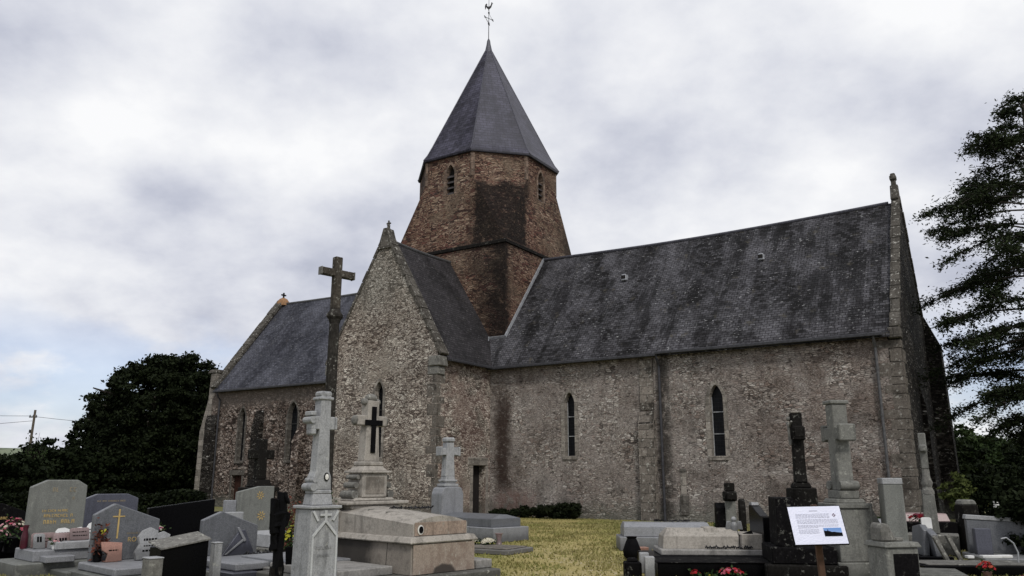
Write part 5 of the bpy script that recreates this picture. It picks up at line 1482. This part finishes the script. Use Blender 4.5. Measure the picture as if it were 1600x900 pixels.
for o_ in set(bpy.data.objects)-n_before:
    if o_.name.split('.')[0] != 'head_block': o_.location = (.16, .06, 0)

p = l2w(g, -1.15, .95, 1.06)
v = thing('flower_spray', 'dark metal spray lying across the arched lid of the family tomb', 'grave ornament', p, R_(20))
bm = B(); rr = random.Random(15)
for k in range(22): atube(bm, [(-.38+k*.034, 0, .02), (-.36+k*.034, rr.uniform(-.1, .1), rr.uniform(.02, .06)), (-.34+k*.034, rr.uniform(-.14, .14), .03)], .012, 5)
finish(bm, 'stems', M['iron'], v)
flowers('flower_pot', 'dark potted plant on the head block between the tall pale cross and the tomb', l2w(g, -2.08, -.14)[:2], .12, .2, ['f_cream', 'deadleaf' if False else 'f_pinkf'], 6, 51, (.06, .08, 'black'), z=1.05, leaves=120)

# -- N grey cross with slab
g = thing('stone_cross', 'grey stone cross on a rounded plinth beside the transept door', 'grave cross', at(700, 23.2), R_(-52))
bm = B(); aprism(bm, [(-.36, 0), (.36, 0), (.36, 1.15), (.30, 1.30), (.2, 1.34), (-.2, 1.34), (-.30, 1.30), (-.36, 1.15)], 'x', -.28, .28, .02); finish(bm, 'pedestal', M['g_mid'], g)
bm = B(); abox(bm, -.20, .20, -.24, .24, 1.345, 1.42, .015); abox(bm, -.18, .18, -.21, .21, 1.47, 1.53, .015); abox(bm, -.15, .15, -.18, .18, 1.42, 1.62, .01, (.02, .03)); finish(bm, 'cross_foot', M['s_cross'], g)
bm = B(); aprism(bm, [(-.16, 1.62), (.16, 1.62), (.13, 2.1), (.12, 2.55), (-.12, 2.55), (-.13, 2.1)], 'x', -.12, .12, .012); abox(bm, -.11, .11, -.31, .31, 2.2, 2.40, .015)
finish(bm, 'cross', M['s_cross'], g)
for s in (-1, 1):
    bm = B(); abox(bm, -.14, .14, .27*s, .34*s, 2.18, 2.44, .02); finish(bm, 'arm_end', M['s_cross'], g)
bm = B(); abox(bm, -.14, .14, -.15, .15, 2.56, 2.70, .04); finish(bm, 'arm_end', M['s_cross'], g)
g = thing('grave', 'grey granite slab grave with a hipped lid right of the family tomb', 'grave', at(716, 22.8), R_(-46))
box('plinth', (-.3, 2.15, -.62, .62, 0, .36), M['g_mid'], g, .015)
bm = B(); abox(bm, -.2, 1.95, -.52, .52, .362, .56, .01); abox(bm, -.2, 1.95, -.52, .52, .562, .66, .005, (.12, .40)); finish(bm, 'lid', M['g_grey'], g)
g = thing('grave_kerb', 'low stone edged plot with flowers in front of the grey slab grave', 'grave', at(760, 18.6), R_(-30))
bm = B(); abox(bm, -1.1, .95, -.62, .5, 0, .10, .015); finish(bm, 'kerb', M['conc'], g)
box('bed', (-1.0, .85, -.52, .4, .10, .125), M['s_tomb'], g, .01)
flowers('flower_pot', 'white flowers laid on the low plot beside the family tomb', at(765, 18.9), .18, .14, ['f_cream'], 30, 61, None, z=.12, fs=.05, leaves=60)
flowers('flower_pot', 'smaller cream flowers left of the white ones on the low plot', at(744, 18.9), .12, .15, ['f_cream'], 10, 62, None, z=.12, fs=.04, leaves=80)
p = at(781, 19.0); v = thing('vase', 'small pale stone vase at the right of the low plot', 'vase', (p[0], p[1], .12))
bm = B(); alathe(bm, [(.08, 0), (.07, .02), (.05, .08), (.07, .2), (.10, .24), (.09, .24)], n=14); finish(bm, 'vase_body', M['pink'], v, True)

# ---- right-hand side
def rg(name, label, cat, px, Y, yaw=YR, group=None): return thing(name, label, cat, at(px, Y), yaw, group)
# Q grey slab
g = rg('grave', 'pale blue grey slab grave near the wall left of the downpipe', 'grave', 1037, 19.2)
box('plinth', (-1.05, 1.1, -.5, .5, 0, .30), M['g_mid'], g, .015)
bm = B(); abox(bm, -.95, 1.0, -.42, .42, .302, .50, .01, (.0, .02)); abox(bm, -.95, 1.0, -.40, .40, .502, .60, .006, (.03, .2)); finish(bm, 'lid', M['g_mid'], g)
p = at(1050, 19.2); v = thing('flower_spray', 'dark metal spray lying on the pale blue grey slab', 'grave ornament', (p[0], p[1], .60))
bm = B(); rr = random.Random(25)
for k in range(24): atube(bm, [(-.4+k*.034, 0, .02), (-.38+k*.034, rr.uniform(-.1, .1), rr.uniform(.02, .07)), (-.36+k*.034, rr.uniform(-.16, .16), .03)], .013, 5)
finish(bm, 'stems', M['iron'], v)
p = at(987, 16.6); v = thing('vase', 'dark round vase at the corner of the first right-hand graves', 'vase', (p[0], p[1], 0))
bm = B(); alathe(bm, [(.1, 0), (.17, .1), (.18, .2), (.12, .36), (.09, .42), (.11, .46)], n=16); finish(bm, 'vase_body', M['black'], v, True)
p = at(1000, 17.6); v = thing('vase', 'terracotta box pot beside the dark round vase', 'vase', (p[0], p[1], 0), .2)
bm = B(); abox(bm, -.14, .14, -.1, .1, 0, .18, .01, (-.01, -.01)); finish(bm, 'vase_body', M['salmon'], v)
# R white hipped tomb on dark base + headstone T
g = rg('grave', 'whitish coffin shaped hipped tomb on a dark plinth with a black headstone', 'grave', 1098, 15.3)
box('plinth', (-1.15, 1.05, -.62, .55, 0, .26), M['g_black'], g, .015)
box('ledge', (-.85, 1.0, -.5, .45, .262, .36), M['conc'], g, .015)
bm = B()
y0, y1 = -.30, .34; zb, zm, zt = .362, .60, .70
for (xa, xb) in ((-.78, .58),):
    lo = [(xa, y0, zb), (xb, y0, zb), (xb, y1, zb), (xa, y1, zb)]; mi = [(xa+.02, y0+.02, zm-.03), (xb, y0+.02, zm-.03), (xb, y1-.02, zm-.03), (xa+.02, y1-.02, zm-.03)]
    tp = [(xa+.12, y0+.2, zt), (xb, y0+.2, zt), (xb, y1-.2, zt), (xa+.12, y1-.2, zt)]
    V = [[bm.verts.new(p) for p in q] for q in (lo, mi, tp)]
    bm.faces.new(V[0][::-1]); bm.faces.new(V[2])
    for a in range(2):
        for k in range(4): bm.faces.new([V[a][k], V[a][(k+1) % 4], V[a+1][(k+1) % 4], V[a+1][k]])
abox(bm, -.0, .22, y0-.02, y1+.02, zb, zt+.02, .01, (.0, .17)); 
finish(bm, 'lid', M['s_pale'], g)
box('head_base', (.60, .98, -.42, .42, .362, .62), M['s_pale'], g, .01)
bm = B(); aprism(bm, [(-.55, .27), (.42, .27), (.42, 1.10), (.2, 1.10), (-.1, 1.0), (-.35, .93), (-.55, .92)], 'x', .96, 1.12, .012); finish(bm, 'headstone', M['g_black'], g)
bm = B(); aprism(bm, [(.20, 1.102), (.40, 1.102), (.40, 1.15), (.22, 1.15)], 'x', .97, 1.10); finish(bm, 'headstone_cap', M['g_mid'], g)
p = l2w(g, .55, -.1, .66)
v = thing('figurine', 'small grey stone angel figurine on the whitish hipped tomb', 'figurine', p)
bm = B(); alathe(bm, [(.09, -.28), (.085, -.2), (.06, .0), (.075, .08), (.05, .14), (.03, .16)], n=12); asphere(bm, (0, 0, .20), .05, 2)
abox(bm, -.16, -.03, -.02, .02, .02, .17, .01, (.03, 0)); abox(bm, .03, .16, -.02, .02, .02, .17, .01, (.03, 0)); finish(bm, 'figure', M['g_light'], v, True)
v = thing('memorial_plaque', 'dark lectern plaque leaning against the black headstone on the hipped tomb', 'plaque', l2w(g, .80, -.30, .36), YR)
bm = B(); abox(bm, -.12, .12, -.02, .02, 0, .30, .01); bmesh.ops.rotate(bm, verts=bm.verts, cent=(0, 0, 0), matrix=Matrix.Rotation(-.35, 3, 'Y')); finish(bm, 'tablet', M['black'], v)
v = thing('flower_spray', 'dark spray along the ledge of the whitish hipped tomb', 'grave ornament', l2w(g, .35, -.42, .36), YR)
bm = B(); rr = random.Random(35)
for k in range(24): atube(bm, [(-.4+k*.034, 0, .02), (-.38+k*.034, rr.uniform(-.04, .04), rr.uniform(.02, .07)), (-.36+k*.034, rr.uniform(-.06, .06), .03)], .013, 5)
finish(bm, 'stems', M['iron'], v)
# front black kerbed grave
g = rg('grave', 'long polished black kerb grave in the right foreground', 'grave', 1110, 14.15)
box('slab', (-.98, 1.15, -.50, .38, 0, .25), M['g_black'], g, .012); box('rim', (-1.0, 1.17, -.53, .40, .252, .264), M['g_blackr'], g, .003)
for (ya, yb) in ((-.45, -.30), (.25, .38)):
    bm = B(); abox(bm, -1.18, -1.02, ya, yb, 0, .34, .012); finish(bm, 'post', M['g_light'], g)
bm = B(); abox(bm, -1.50, -1.22, -.35, -.05, 0, .24, .02); abox(bm, -1.46, -1.26, -.30, -.1, .24, .30, .02, (.03, .03)); finish(bm, 'jardiniere', M['g_blackr'], g)
# S dark-headed cross & small steles at the wall
g = rg('stone_cross', 'small stone cross with a blackened top near the nave wall', 'grave cross', 1143, 22.6, R_(-8))
bm = B(); abox(bm, -.15, .15, -.12, .12, 0, .98, .02, (.015, .01)); finish(bm, 'shaft', M['s_greycross'], g)
bm = B(); abox(bm, -.18, .18, -.15, .15, .98, 1.24, .03); abox(bm, -.13, .13, -.12, .12, 1.24, 1.46, .02); abox(bm, -.1, .1, -.38, .38, 1.02, 1.2, .02); finish(bm, 'cross_head', M['s_dark'], g)
g = rg('headstone', 'small dark headstone just left of the blackened-top cross', 'grave', 1128, 23.0, R_(170))
stele(g, [(-.4, 0), (.4, 0), (.4, .80), (.2, .92), (-.2, .92), (-.4, .80)], .30, M['g_blackr'], 'stone')
g = rg('headstone', 'small dark rounded headstone just right of the blackened-top cross', 'grave', 1161, 24.2, R_(170))
stele(g, [(-.3, 0), (.3, 0), (.3, .75), (.2, .95), (0, 1.0), (-.2, .95), (-.3, .75)], .16, M['s_dark'], 'stone')
# U black pillar stele
g = rg('headstone', 'tall narrow black headstone seen edge-on left of the information board', 'grave', 1222, 13.9, R_(-9))
bm = B(); abox(bm, -.15, .15, -.42, .42, .52, 1.28, .012, (.012, .01)); finish(bm, 'stone', M['g_blackr'], g)
box('base', (-.28, .72, -.55, .55, .26, .52), M['g_blackr'], g, .02); box('plinth', (-.38, .85, -.65, .62, 0, .26), M['s_dark'], g, .02)
# V dark cross
g = rg('stone_cross', 'blackened crucifix cross on a black block behind the information board', 'grave cross', 1256, 15.2, R_(-8))
box('pedestal', (-.25, .25, -.25, .25, .2, 1.42), M['s_dark'], g, .02, (.02, .02))
bm = B(); abox(bm, -.17, .17, -.17, .17, 1.422, 1.52, .02, (.04, .04)); aprism(bm, [(-.15, 1.52), (.15, 1.52), (.10, 1.72), (.085, 2.2), (.08, 2.78), (-.08, 2.78), (-.085, 2.2), (-.10, 1.72)], 'x', -.10, .10, .012)
abox(bm, -.09, .09, -.24, .24, 2.32, 2.50, .02); abox(bm, -.11, .11, -.23, -.16, 2.27, 2.54, .03); abox(bm, -.11, .11, .16, .23, 2.27, 2.54, .03); abox(bm, -.12, .12, -.10, .10, 2.28, 2.56, .04)
finish(bm, 'cross', M['s_dark'], g)
bm = B(); abox(bm, -.10, .10, -.09, .09, 2.782, 2.82, .01); finish(bm, 'cap', M['ashlar'], g)
bm = B(); atube(bm, [(-.115, 0, 2.2), (-.13, 0, 2.5), (-.12, 0, 2.62)], .04, 8, .03); asphere(bm, (-.13, 0, 2.68), .045, 2); atube(bm, [(-.12, -.2, 2.62), (-.13, 0, 2.52), (-.12, .2, 2.62)], .02, 6); finish(bm, 'figure', M['s_lichen'], g, True)
box('base', (-.4, .55, -.4, .4, 0, .2), M['s_dark'], g, .02)
# W grey cross
g = rg('stone_cross', 'large grey stone cross with block arm ends on a stepped pedestal right of the board', 'grave cross', 1322, 13.6, R_(7))
bm = B(); abox(bm, -.36, .36, -.36, .36, 0, .30, .015); finish(bm, 'plinth', M['s_greycross'], g)
bm = B(); abox(bm, -.30, .30, -.30, .30, .30, 1.12, .015, (.025, .025)); finish(bm, 'pedestal', M['s_greycross'], g)
bm = B(); aprism(bm, [(.255, .302), (.40, .302), (.40, .9), (.30, 1.10), (.255, 1.2)], 'y', -.33, .1, .01); finish(bm, 'buttress_block', M['s_greycross'], g)
bm = B(); abox(bm, -.31, .31, -.31, .31, 1.122, 1.20, .012); abox(bm, -.25, .25, -.25, .25, 1.20, 1.27, .015, (.03, .03)); finish(bm, 'cornice', M['s_greycross'], g)
bm = B(); abox(bm, -.17, .17, -.2, .2, 1.27, 1.40, .015); atube(bm, [(-.16, -.17, 1.48), (.16, -.17, 1.48)], .075, 12); atube(bm, [(-.16, .17, 1.48), (.16, .17, 1.48)], .075, 12); finish(bm, 'cross_foot', M['s_greycross'], g, True)
bm = B(); aprism(bm, [(-.15, 1.40), (.15, 1.40), (.13, 1.6), (.11, 2.3), (.12, 2.80), (-.12, 2.80), (-.11, 2.3), (-.13, 1.6)], 'x', -.13, .13, .012); abox(bm, -.12, .12, -.28, .28, 2.22, 2.42, .012); finish(bm, 'cross', M['s_greycross'], g)
for s in (-1, 1):
    bm = B(); abox(bm, -.145, .145, .24*s, .32*s, 2.19, 2.47, .02); finish(bm, 'arm_end', M['s_greycross'], g)
bm = B(); abox(bm, -.16, .16, -.15, .15, 2.805, 2.87, .015); finish(bm, 'arm_end', M['s_greycross'], g)
# X grey obelisk with pedestal, monument in front
g = rg('headstone', 'plain grey granite pillar with a bright flat top right of the grey cross', 'grave', 1396, 13.2, R_(-18))
bm = B(); abox(bm, -.15, .15, -.36, .36, .2, 1.50, .01, (.01, .01)); finish(bm, 'stone', M['g_green'], g)
bm = B(); abox(bm, -.145, .145, -.355, .355, 1.502, 1.60, .01); finish(bm, 'cap', M['g_light'], g)
box('base', (-.35, .9, -.5, .5, 0, .2), M['s_greycross'], g, .02)
g = rg('grave_monument', 'low stone pedestal with a dark recessed face below the plain grey pillar', 'grave', 1390, 11.6, R_(10))
box('pedestal', (-.24, .24, -.22, .22, 0, .68), M['s_greycross'], g, .015); box('cornice', (-.28, .28, -.26, .26, .682, .75), M['s_greycross'], g, .012, (.03, .03))
bm = B(); abox(bm, -.15, .22, -.228, -.222, .02, .60, .003); finish(bm, 'recessed_panel', M['g_blackr'], g)
bm = B(); aprism(bm, [(-.24, .752), (-.02, .752), (-.04, .82), (-.12, .98), (-.20, 1.0), (-.24, .95)], 'y', -.15, .12, .02); abox(bm, .0, .12, -.1, .05, .752, .80, .01); finish(bm, 'scroll', M['s_lichen'], g)
# background slab behind W/X
g = rg('grave', 'pale low tomb partly hidden behind the plain grey pillar', 'grave', 1362, 17.8)
box('slab', (-.5, .5, -.5, .5, 0, .62), M['g_green'], g, .015); box('lid', (-.45, .45, -.42, .42, .622, .74), M['g_mid'], g, .02, (.05, .12))
g = rg('grave', 'low red granite tomb at the foot of the church corner', 'grave', 1425, 19.5)
box('slab', (-.6, .8, -.5, .5, 0, .62), M['g_blackr'], g, .015); box('lid', (-.5, .7, -.42, .42, .622, .80), M['pink'], g, .02, (.03, .1))
flowers('flower_pot', 'bunch of red flowers on the low tomb by the church corner', at(1437, 18.6), .22, .16, ['f_red', 'f_rose'], 50, 71, None, z=.66, fs=.045, leaves=80)
# Y slim cross on pedestal
g = rg('stone_cross', 'slim lichen spotted stone cross against the dark church end wall', 'grave cross', 1455, 18.2, R_(-28))
box('base', (-.5, .5, -.4, .4, 0, .42), M['s_lichen'], g, .02)
bm = B(); abox(bm, -.15, .15, -.15, .15, .42, 1.25, .02, (.03, .03)); finish(bm, 'pedestal', M['s_greycross'], g)
bm = B(); alathe(bm, [(.13, 1.25), (.13, 1.32), (.09, 1.4), (.12, 1.5), (.08, 1.62), (.075, 1.8)], n=12); finish(bm, 'baluster', M['s_lichen'], g, True)
bm = B(); abox(bm, -.075, .075, -.08, .08, 1.8, 2.58, .015); abox(bm, -.08, .08, -.27, .27, 2.16, 2.32, .03); finish(bm, 'cross', M['s_greycross'], g, True)
# Z pillar
g = rg('headstone', 'squat dark stone pillar with a pale cap left of the yellow green shrub', 'grave', 1512, 19.0, R_(0))
bm = B(); abox(bm, -.20, .20, -.2, .2, 0, 1.0, .02, (.02, .02)); finish(bm, 'pillar', M['s_dark'], g)
bm = B(); abox(bm, -.18, .18, -.18, .18, 1.002, 1.12, .03, (.04, .04)); finish(bm, 'cap', M['s_greycross'], g)
# leaning dark slabs and plaques between Y and Z
for i, (px, Y, h, lab) in enumerate([(1432, 16.4, .72, 'dark headstone leaning in shadow left of the slim cross'), (1455, 16.2, .66, 'dark headstone with a pale edge below the slim cross')]):
    g = rg('headstone', lab, 'grave', px, Y, R_(172))
    bm = B(); aprism(bm, [(-.32, 0), (.32, 0), (.32, h-.1), (.1, h), (-.32, h-.06)], 'x', -.06, .06, .01); bmesh.ops.rotate(bm, verts=bm.verts, cent=(0, 0, 0), matrix=Matrix.Rotation(.16 if i else -.1, 3, 'Y'))
    finish(bm, 'stone', M['g_grey'], g)
    box('base', (-.2, 1.0, -.4, .4, 0, .16), M['g_black'], g, .015)
for i, (px, Y) in enumerate([(1478, 15.4), (1497, 15.9)]):
    g = rg('grave_marker', ['narrow pale stone marker leaning beside the slim cross', 'narrow grey stone marker leaning right of the pale one'][i], 'grave', px, Y, .1)
    bm = B(); abox(bm, -.04, .04, -.03, .03, 0, .62, .008); bmesh.ops.rotate(bm, verts=bm.verts, cent=(0, 0, 0), matrix=Matrix.Rotation(-.45, 3, 'Y'))
    finish(bm, 'marker', M['s_lichen'], g)
    bm = B(); abox(bm, -.16, .16, -.12, .12, 0, .06, .01); finish(bm, 'base', M['s_lichen'], g)
# right end grave
g = rg('grave', 'blue grey granite headstone with a sloping pale cap at the right edge', 'grave', 1560, 17.0, R_(-14))
bm = B(); aprism(bm, [(-.62, .12), (.55, .12), (.55, .72), (-.62, .78)], 'y', -.07, .07, .01); finish(bm, 'headstone', M['g_grey'], g)
bm = B(); aprism(bm, [(-.64, .782), (.57, .722), (.57, .80), (-.62, .87)], 'y', -.09, .12, .01); finish(bm, 'cap', M['g_light'], g)
box('slab', (-.7, .62, -1.3, .2, 0, .12), M['g_light'], g, .015)
g = rg('grave', 'long black kerbed grave across the right foreground', 'grave', 1500, 14.6)
box('kerb', (-.9, 1.0, -.45, .45, 0, .16), M['g_black'], g, .012); box('bed', (-.82, .92, -.38, .38, .162, .18), M['s_lichen'], g, .005)
plaque('memorial_plaque', 'square white plaque on a post left above the blue grey headstone', g, .28, 1.9, .62, .2, .22, M['white'], -PI/2, .1)
g2 = rg('headstone', 'dark headstone carrying the square white plaque', 'grave', 1531, 16.7, R_(80)); stele(g2, [(-.15, 0), (.15, 0), (.15, .62), (-.15, .62)], .16, M['g_blue'], 'stone')
g2 = rg('headstone', 'small far headstone with a white top right of the blue grey one', 'grave', 1567, 21.5, R_(-90)); stele(g2, [(-.16, 0), (.16, 0), (.16, .85), (-.16, .85)], .12, M['g_blue'], 'stone'); box('cap', (-.07, .07, -.17, .17, .852, 1.02), M['white'], g2, .01)
for i, (px, Y, w) in enumerate([(1541, 15.35, .35), (1563, 15.4, .22), (1508, 15.3, .12)]):
    v = rg('memorial_plaque', ['flat white plaque lying on the right black kerb', 'small white plaque lying right of the longer one', 'tiny white plaque beside the leaning markers'][i], 'plaque', px, Y)
    v.location.z = .18
    bm = B(); abox(bm, -w/2, w/2, -.06, .06, 0, .05, .008); finish(bm, 'tablet', M['white'], v)
v = rg('lantern_hook', 'thin curved metal hook at the right graves', 'grave ornament', 1577, 15.6)
bm = B(); atube(bm, [(.06, 0, 0), (.08, 0, .25), (.02, 0, .42), (-.1, 0, .52), (-.2, 0, .5)], .014, 6); finish(bm, 'hook', M['lead'], v)
bm = B(); alathe(bm, [(.05, 0), (.055, .03), (.02, .05)], (.06, 0), n=10); finish(bm, 'foot', M['iron'], v)
flowers('flower_pot', 'coral red flowers drooping at the right gravel edge', at(1532, 13.9), .14, .16, ['f_coral', 'f_red'], 30, 81, (.07, .1, 'salmon'), z=0.0, fs=.035, leaves=50)
flowers('flower_pot', 'red flowers in the bottom right corner', at(1590, 13.5), .1, .08, ['f_red', 'f_rose'], 20, 82, None, z=0.0, fs=.03, leaves=30)
flowers('flower_pot', 'wide pot of crimson flowers in front of the black kerb grave', at(1138, 13.45), .2, .12, ['f_red', 'f_rose'], 60, 83, (.13, .08, 'black'), z=0, fs=.032, leaves=90)
flowers('flower_pot', 'small red flower pot left of the crimson ones', at(1083, 13.4), .08, .1, ['f_red'], 16, 84, (.055, .08, 'black'), z=0, fs=.026, leaves=30)
flowers('green_plant', 'pale green leafy plant between the two red pots', at(1105, 13.5), .1, .12, ['f_yellow'], 6, 85, None, z=0, fs=.02, leaves=140, cat='plant')
flowers('green_plant', 'yellow green plant right of the black headstone', at(1208, 15.6), .16, .62, ['f_yellow'], 18, 86, None, z=.2, fs=.04, leaves=160, cat='plant')
# kerb edging in front
g = rg('grave_kerb', 'pale kerb edging in front of the flower pots', 'grave', 1180, 13.2); box('kerb', (-.9, 1.1, -.09, .09, 0, .045), M['g_green'], g, .01)

# -- information board
g = rg('information_board', 'white printed information board on a brown wooden post', 'sign', 1279, 8.0, 0)
p0 = at(1279, 8.0)
hh = 1.16
bm = B(); abox(bm, -.03, .03, .055, .10, -.2, 1.345, .006); bmesh.ops.rotate(bm, verts=bm.verts, cent=(0, 0, 1.2), matrix=Matrix.Rotation(R_(-2.5), 3, 'Y')); finish(bm, 'post', M['wood'], g)
pm = Matrix.Translation((-.028, -.045, hh)) @ Matrix.Rotation(R_(-22), 4, 'X') @ Matrix.Rotation(R_(-1.5), 4, 'Y')
def pbox(bm, x0, x1, z0, z1, y0, y1, bev=0): abox(bm, x0, x1, y0, y1, z0, z1, bev)
def pfin(bm, name, m, par): bmesh.ops.transform(bm, matrix=pm, verts=bm.verts); return finish(bm, name, m, par)
pw, ph = .252, .182
bm = B(); pbox(bm, -pw-.008, pw+.008, -ph-.008, ph+.008, 0, .018, .003); pn = pfin(bm, 'backboard', M['black'], g)
sheet_m = plain('printed_sheet', (.62, .64, .78), .35, 0, .02)
bm = B(); pbox(bm, -pw, pw, -ph, ph, -.003, -.0005); pfin(bm, 'sheet', sheet_m, pn)
grey_ink = plain('grey_ink', (.36, .37, .46), .6, 0, .1)
bm = B(); rr = random.Random(3); z = .105; row = 0
pbox(bm, -.05, .03, .135, .141, -.005, -.0035)
while z > -.085:
    xe = .20 if z > -.015 else .0
    if row in (4, 8, 11): z -= .008
    q = -.19
    while q < xe:
        w = rr.uniform(.01, .03)
        if not (z > .07 and q+w > .15): pbox(bm, q, min(q+w, xe), z, z+.0035, -.005, -.0035)
        q += w+.006
    z -= .0115; row += 1
pfin(bm, 'printed_text', grey_ink, pn)
bm = B(); pbox(bm, .045, .215, -.11, -.03, -.005, -.0035)
def sky_b(t):
    v = t.sep(t.obj())[2]; return t.ramp(t.step(v, 1.03, 1.13), [(0, (.55, .68, .85)), (1, (.07, .20, .50))])
pfin(bm, 'printed_photo', mat('print_sky', sky_b, .4), pn)
bm = B(); sil = [(.045, -.11), (.215, -.11), (.215, -.078), (.17, -.074), (.14, -.068), (.12, -.070), (.095, -.060), (.088, -.062), (.087, -.050), (.083, -.043), (.080, -.052), (.078, -.06), (.06, -.058), (.045, -.054)]
aprism(bm, sil, 'y', -.0075, -.0055); pfin(bm, 'printed_silhouette', M['black'], pn)
bm = B()
for (dx, dz) in ((0, .011), (0, -.011), (.011, 0), (-.011, 0)):
    cx_, cz = .178+dx, .093+dz; aprism(bm, [(cx_-.007, cz), (cx_, cz+.007), (cx_+.007, cz), (cx_, cz-.007)], 'y', -.006, -.0035)
pfin(bm, 'emblem', plain('emblem_ink', (.10, .03, .06), .6), pn)

# ================================================================== world and light
w = bpy.data.worlds.new('World'); sc.world = w; w.use_nodes = True
t = NT(w.node_tree); t.n.clear()
out = t.add('ShaderNodeOutputWorld'); bg = t.add('ShaderNodeBackground'); bg2 = t.add('ShaderNodeBackground'); mx = t.add('ShaderNodeMixShader')
SUN_EL, SUN_AZ = R_(46), R_(160)   # azimuth clockwise from +Y
sky = t.add('ShaderNodeTexSky', sky_type='NISHITA'); sky.sun_disc = False; sky.sun_elevation = SUN_EL; sky.sun_rotation = SUN_AZ
t.l.new(t.mix(1, sky.outputs[0], (.92, .93, 1.12), 'MULTIPLY'), bg.inputs[0]); bg.inputs[1].default_value = .11
d = t.add('ShaderNodeTexCoord').outputs['Generated']; s = t.sep(d)
zc_ = t.math('ADD', t.math('MAXIMUM', s[2], 0), .42)
pv = t.add('ShaderNodeCombineXYZ'); t.l.new(t.math('DIVIDE', s[0], zc_), pv.inputs[0]); t.l.new(t.math('DIVIDE', s[1], zc_), pv.inputs[1])
p = pv.outputs[0]
n1 = t.noise(t.vmath('ADD', p, (6.3, 4.4, 0)), 1.6, 8, .56); n2 = t.noise(t.vmath('ADD', p, (1.3, 7.7, 2)), 4.6, 6, .5); n3 = t.noise(t.vmath('ADD', p, (5.2, 2.2, 4)), .55, 3, .5)
v = t.math('ADD', t.math('MULTIPLY', n1, .7), t.math('MULTIPLY', n2, .3))
ccol = t.ramp(v, [(.36, (.42, .45, .55)), (.42, (.54, .565, .66)), (.475, (.68, .70, .775)), (.525, (.80, .815, .865)), (.60, (.96, .965, .98))])
t.l.new(ccol, bg2.inputs[0]); bg2.inputs[1].default_value = 1.0
low = t.step(s[2], .24, .02, 0, 1)
hole = t.math('MULTIPLY', t.math('MULTIPLY', t.step(t.noise(t.vmath('ADD', p, (9.5, 3.0, 0)), 2.6, 6, .55), .42, .56), t.step(s[2], .21, .10, 0, 1)), .6)
t.l.new(t.math('SUBTRACT', 1, hole), mx.inputs[0]); t.l.new(bg.outputs[0], mx.inputs[1]); t.l.new(bg2.outputs[0], mx.inputs[2])
t.l.new(mx.outputs[0], out.inputs[0])
sd = bpy.data.lights.new('sun', 'SUN'); sd.energy = 1.8; sd.angle = R_(11); sd.color = (1, .96, .90)
so = bpy.data.objects.new('sun', sd); COL.objects.link(so)
dirv = Vector((math.sin(SUN_AZ)*math.cos(SUN_EL), math.cos(SUN_AZ)*math.cos(SUN_EL), math.sin(SUN_EL)))
so.rotation_euler = dirv.to_track_quat('Z', 'Y').to_euler()
try:
    sc.cycles.use_denoising = True
    sc.cycles.denoising_prefilter = 'ACCURATE'; sc.cycles.denoising_input_passes = 'RGB_ALBEDO_NORMAL'
    sc.cycles.max_bounces = 5; sc.cycles.diffuse_bounces = 2; sc.cycles.glossy_bounces = 2; sc.cycles.transparent_max_bounces = 4
except Exception: pass
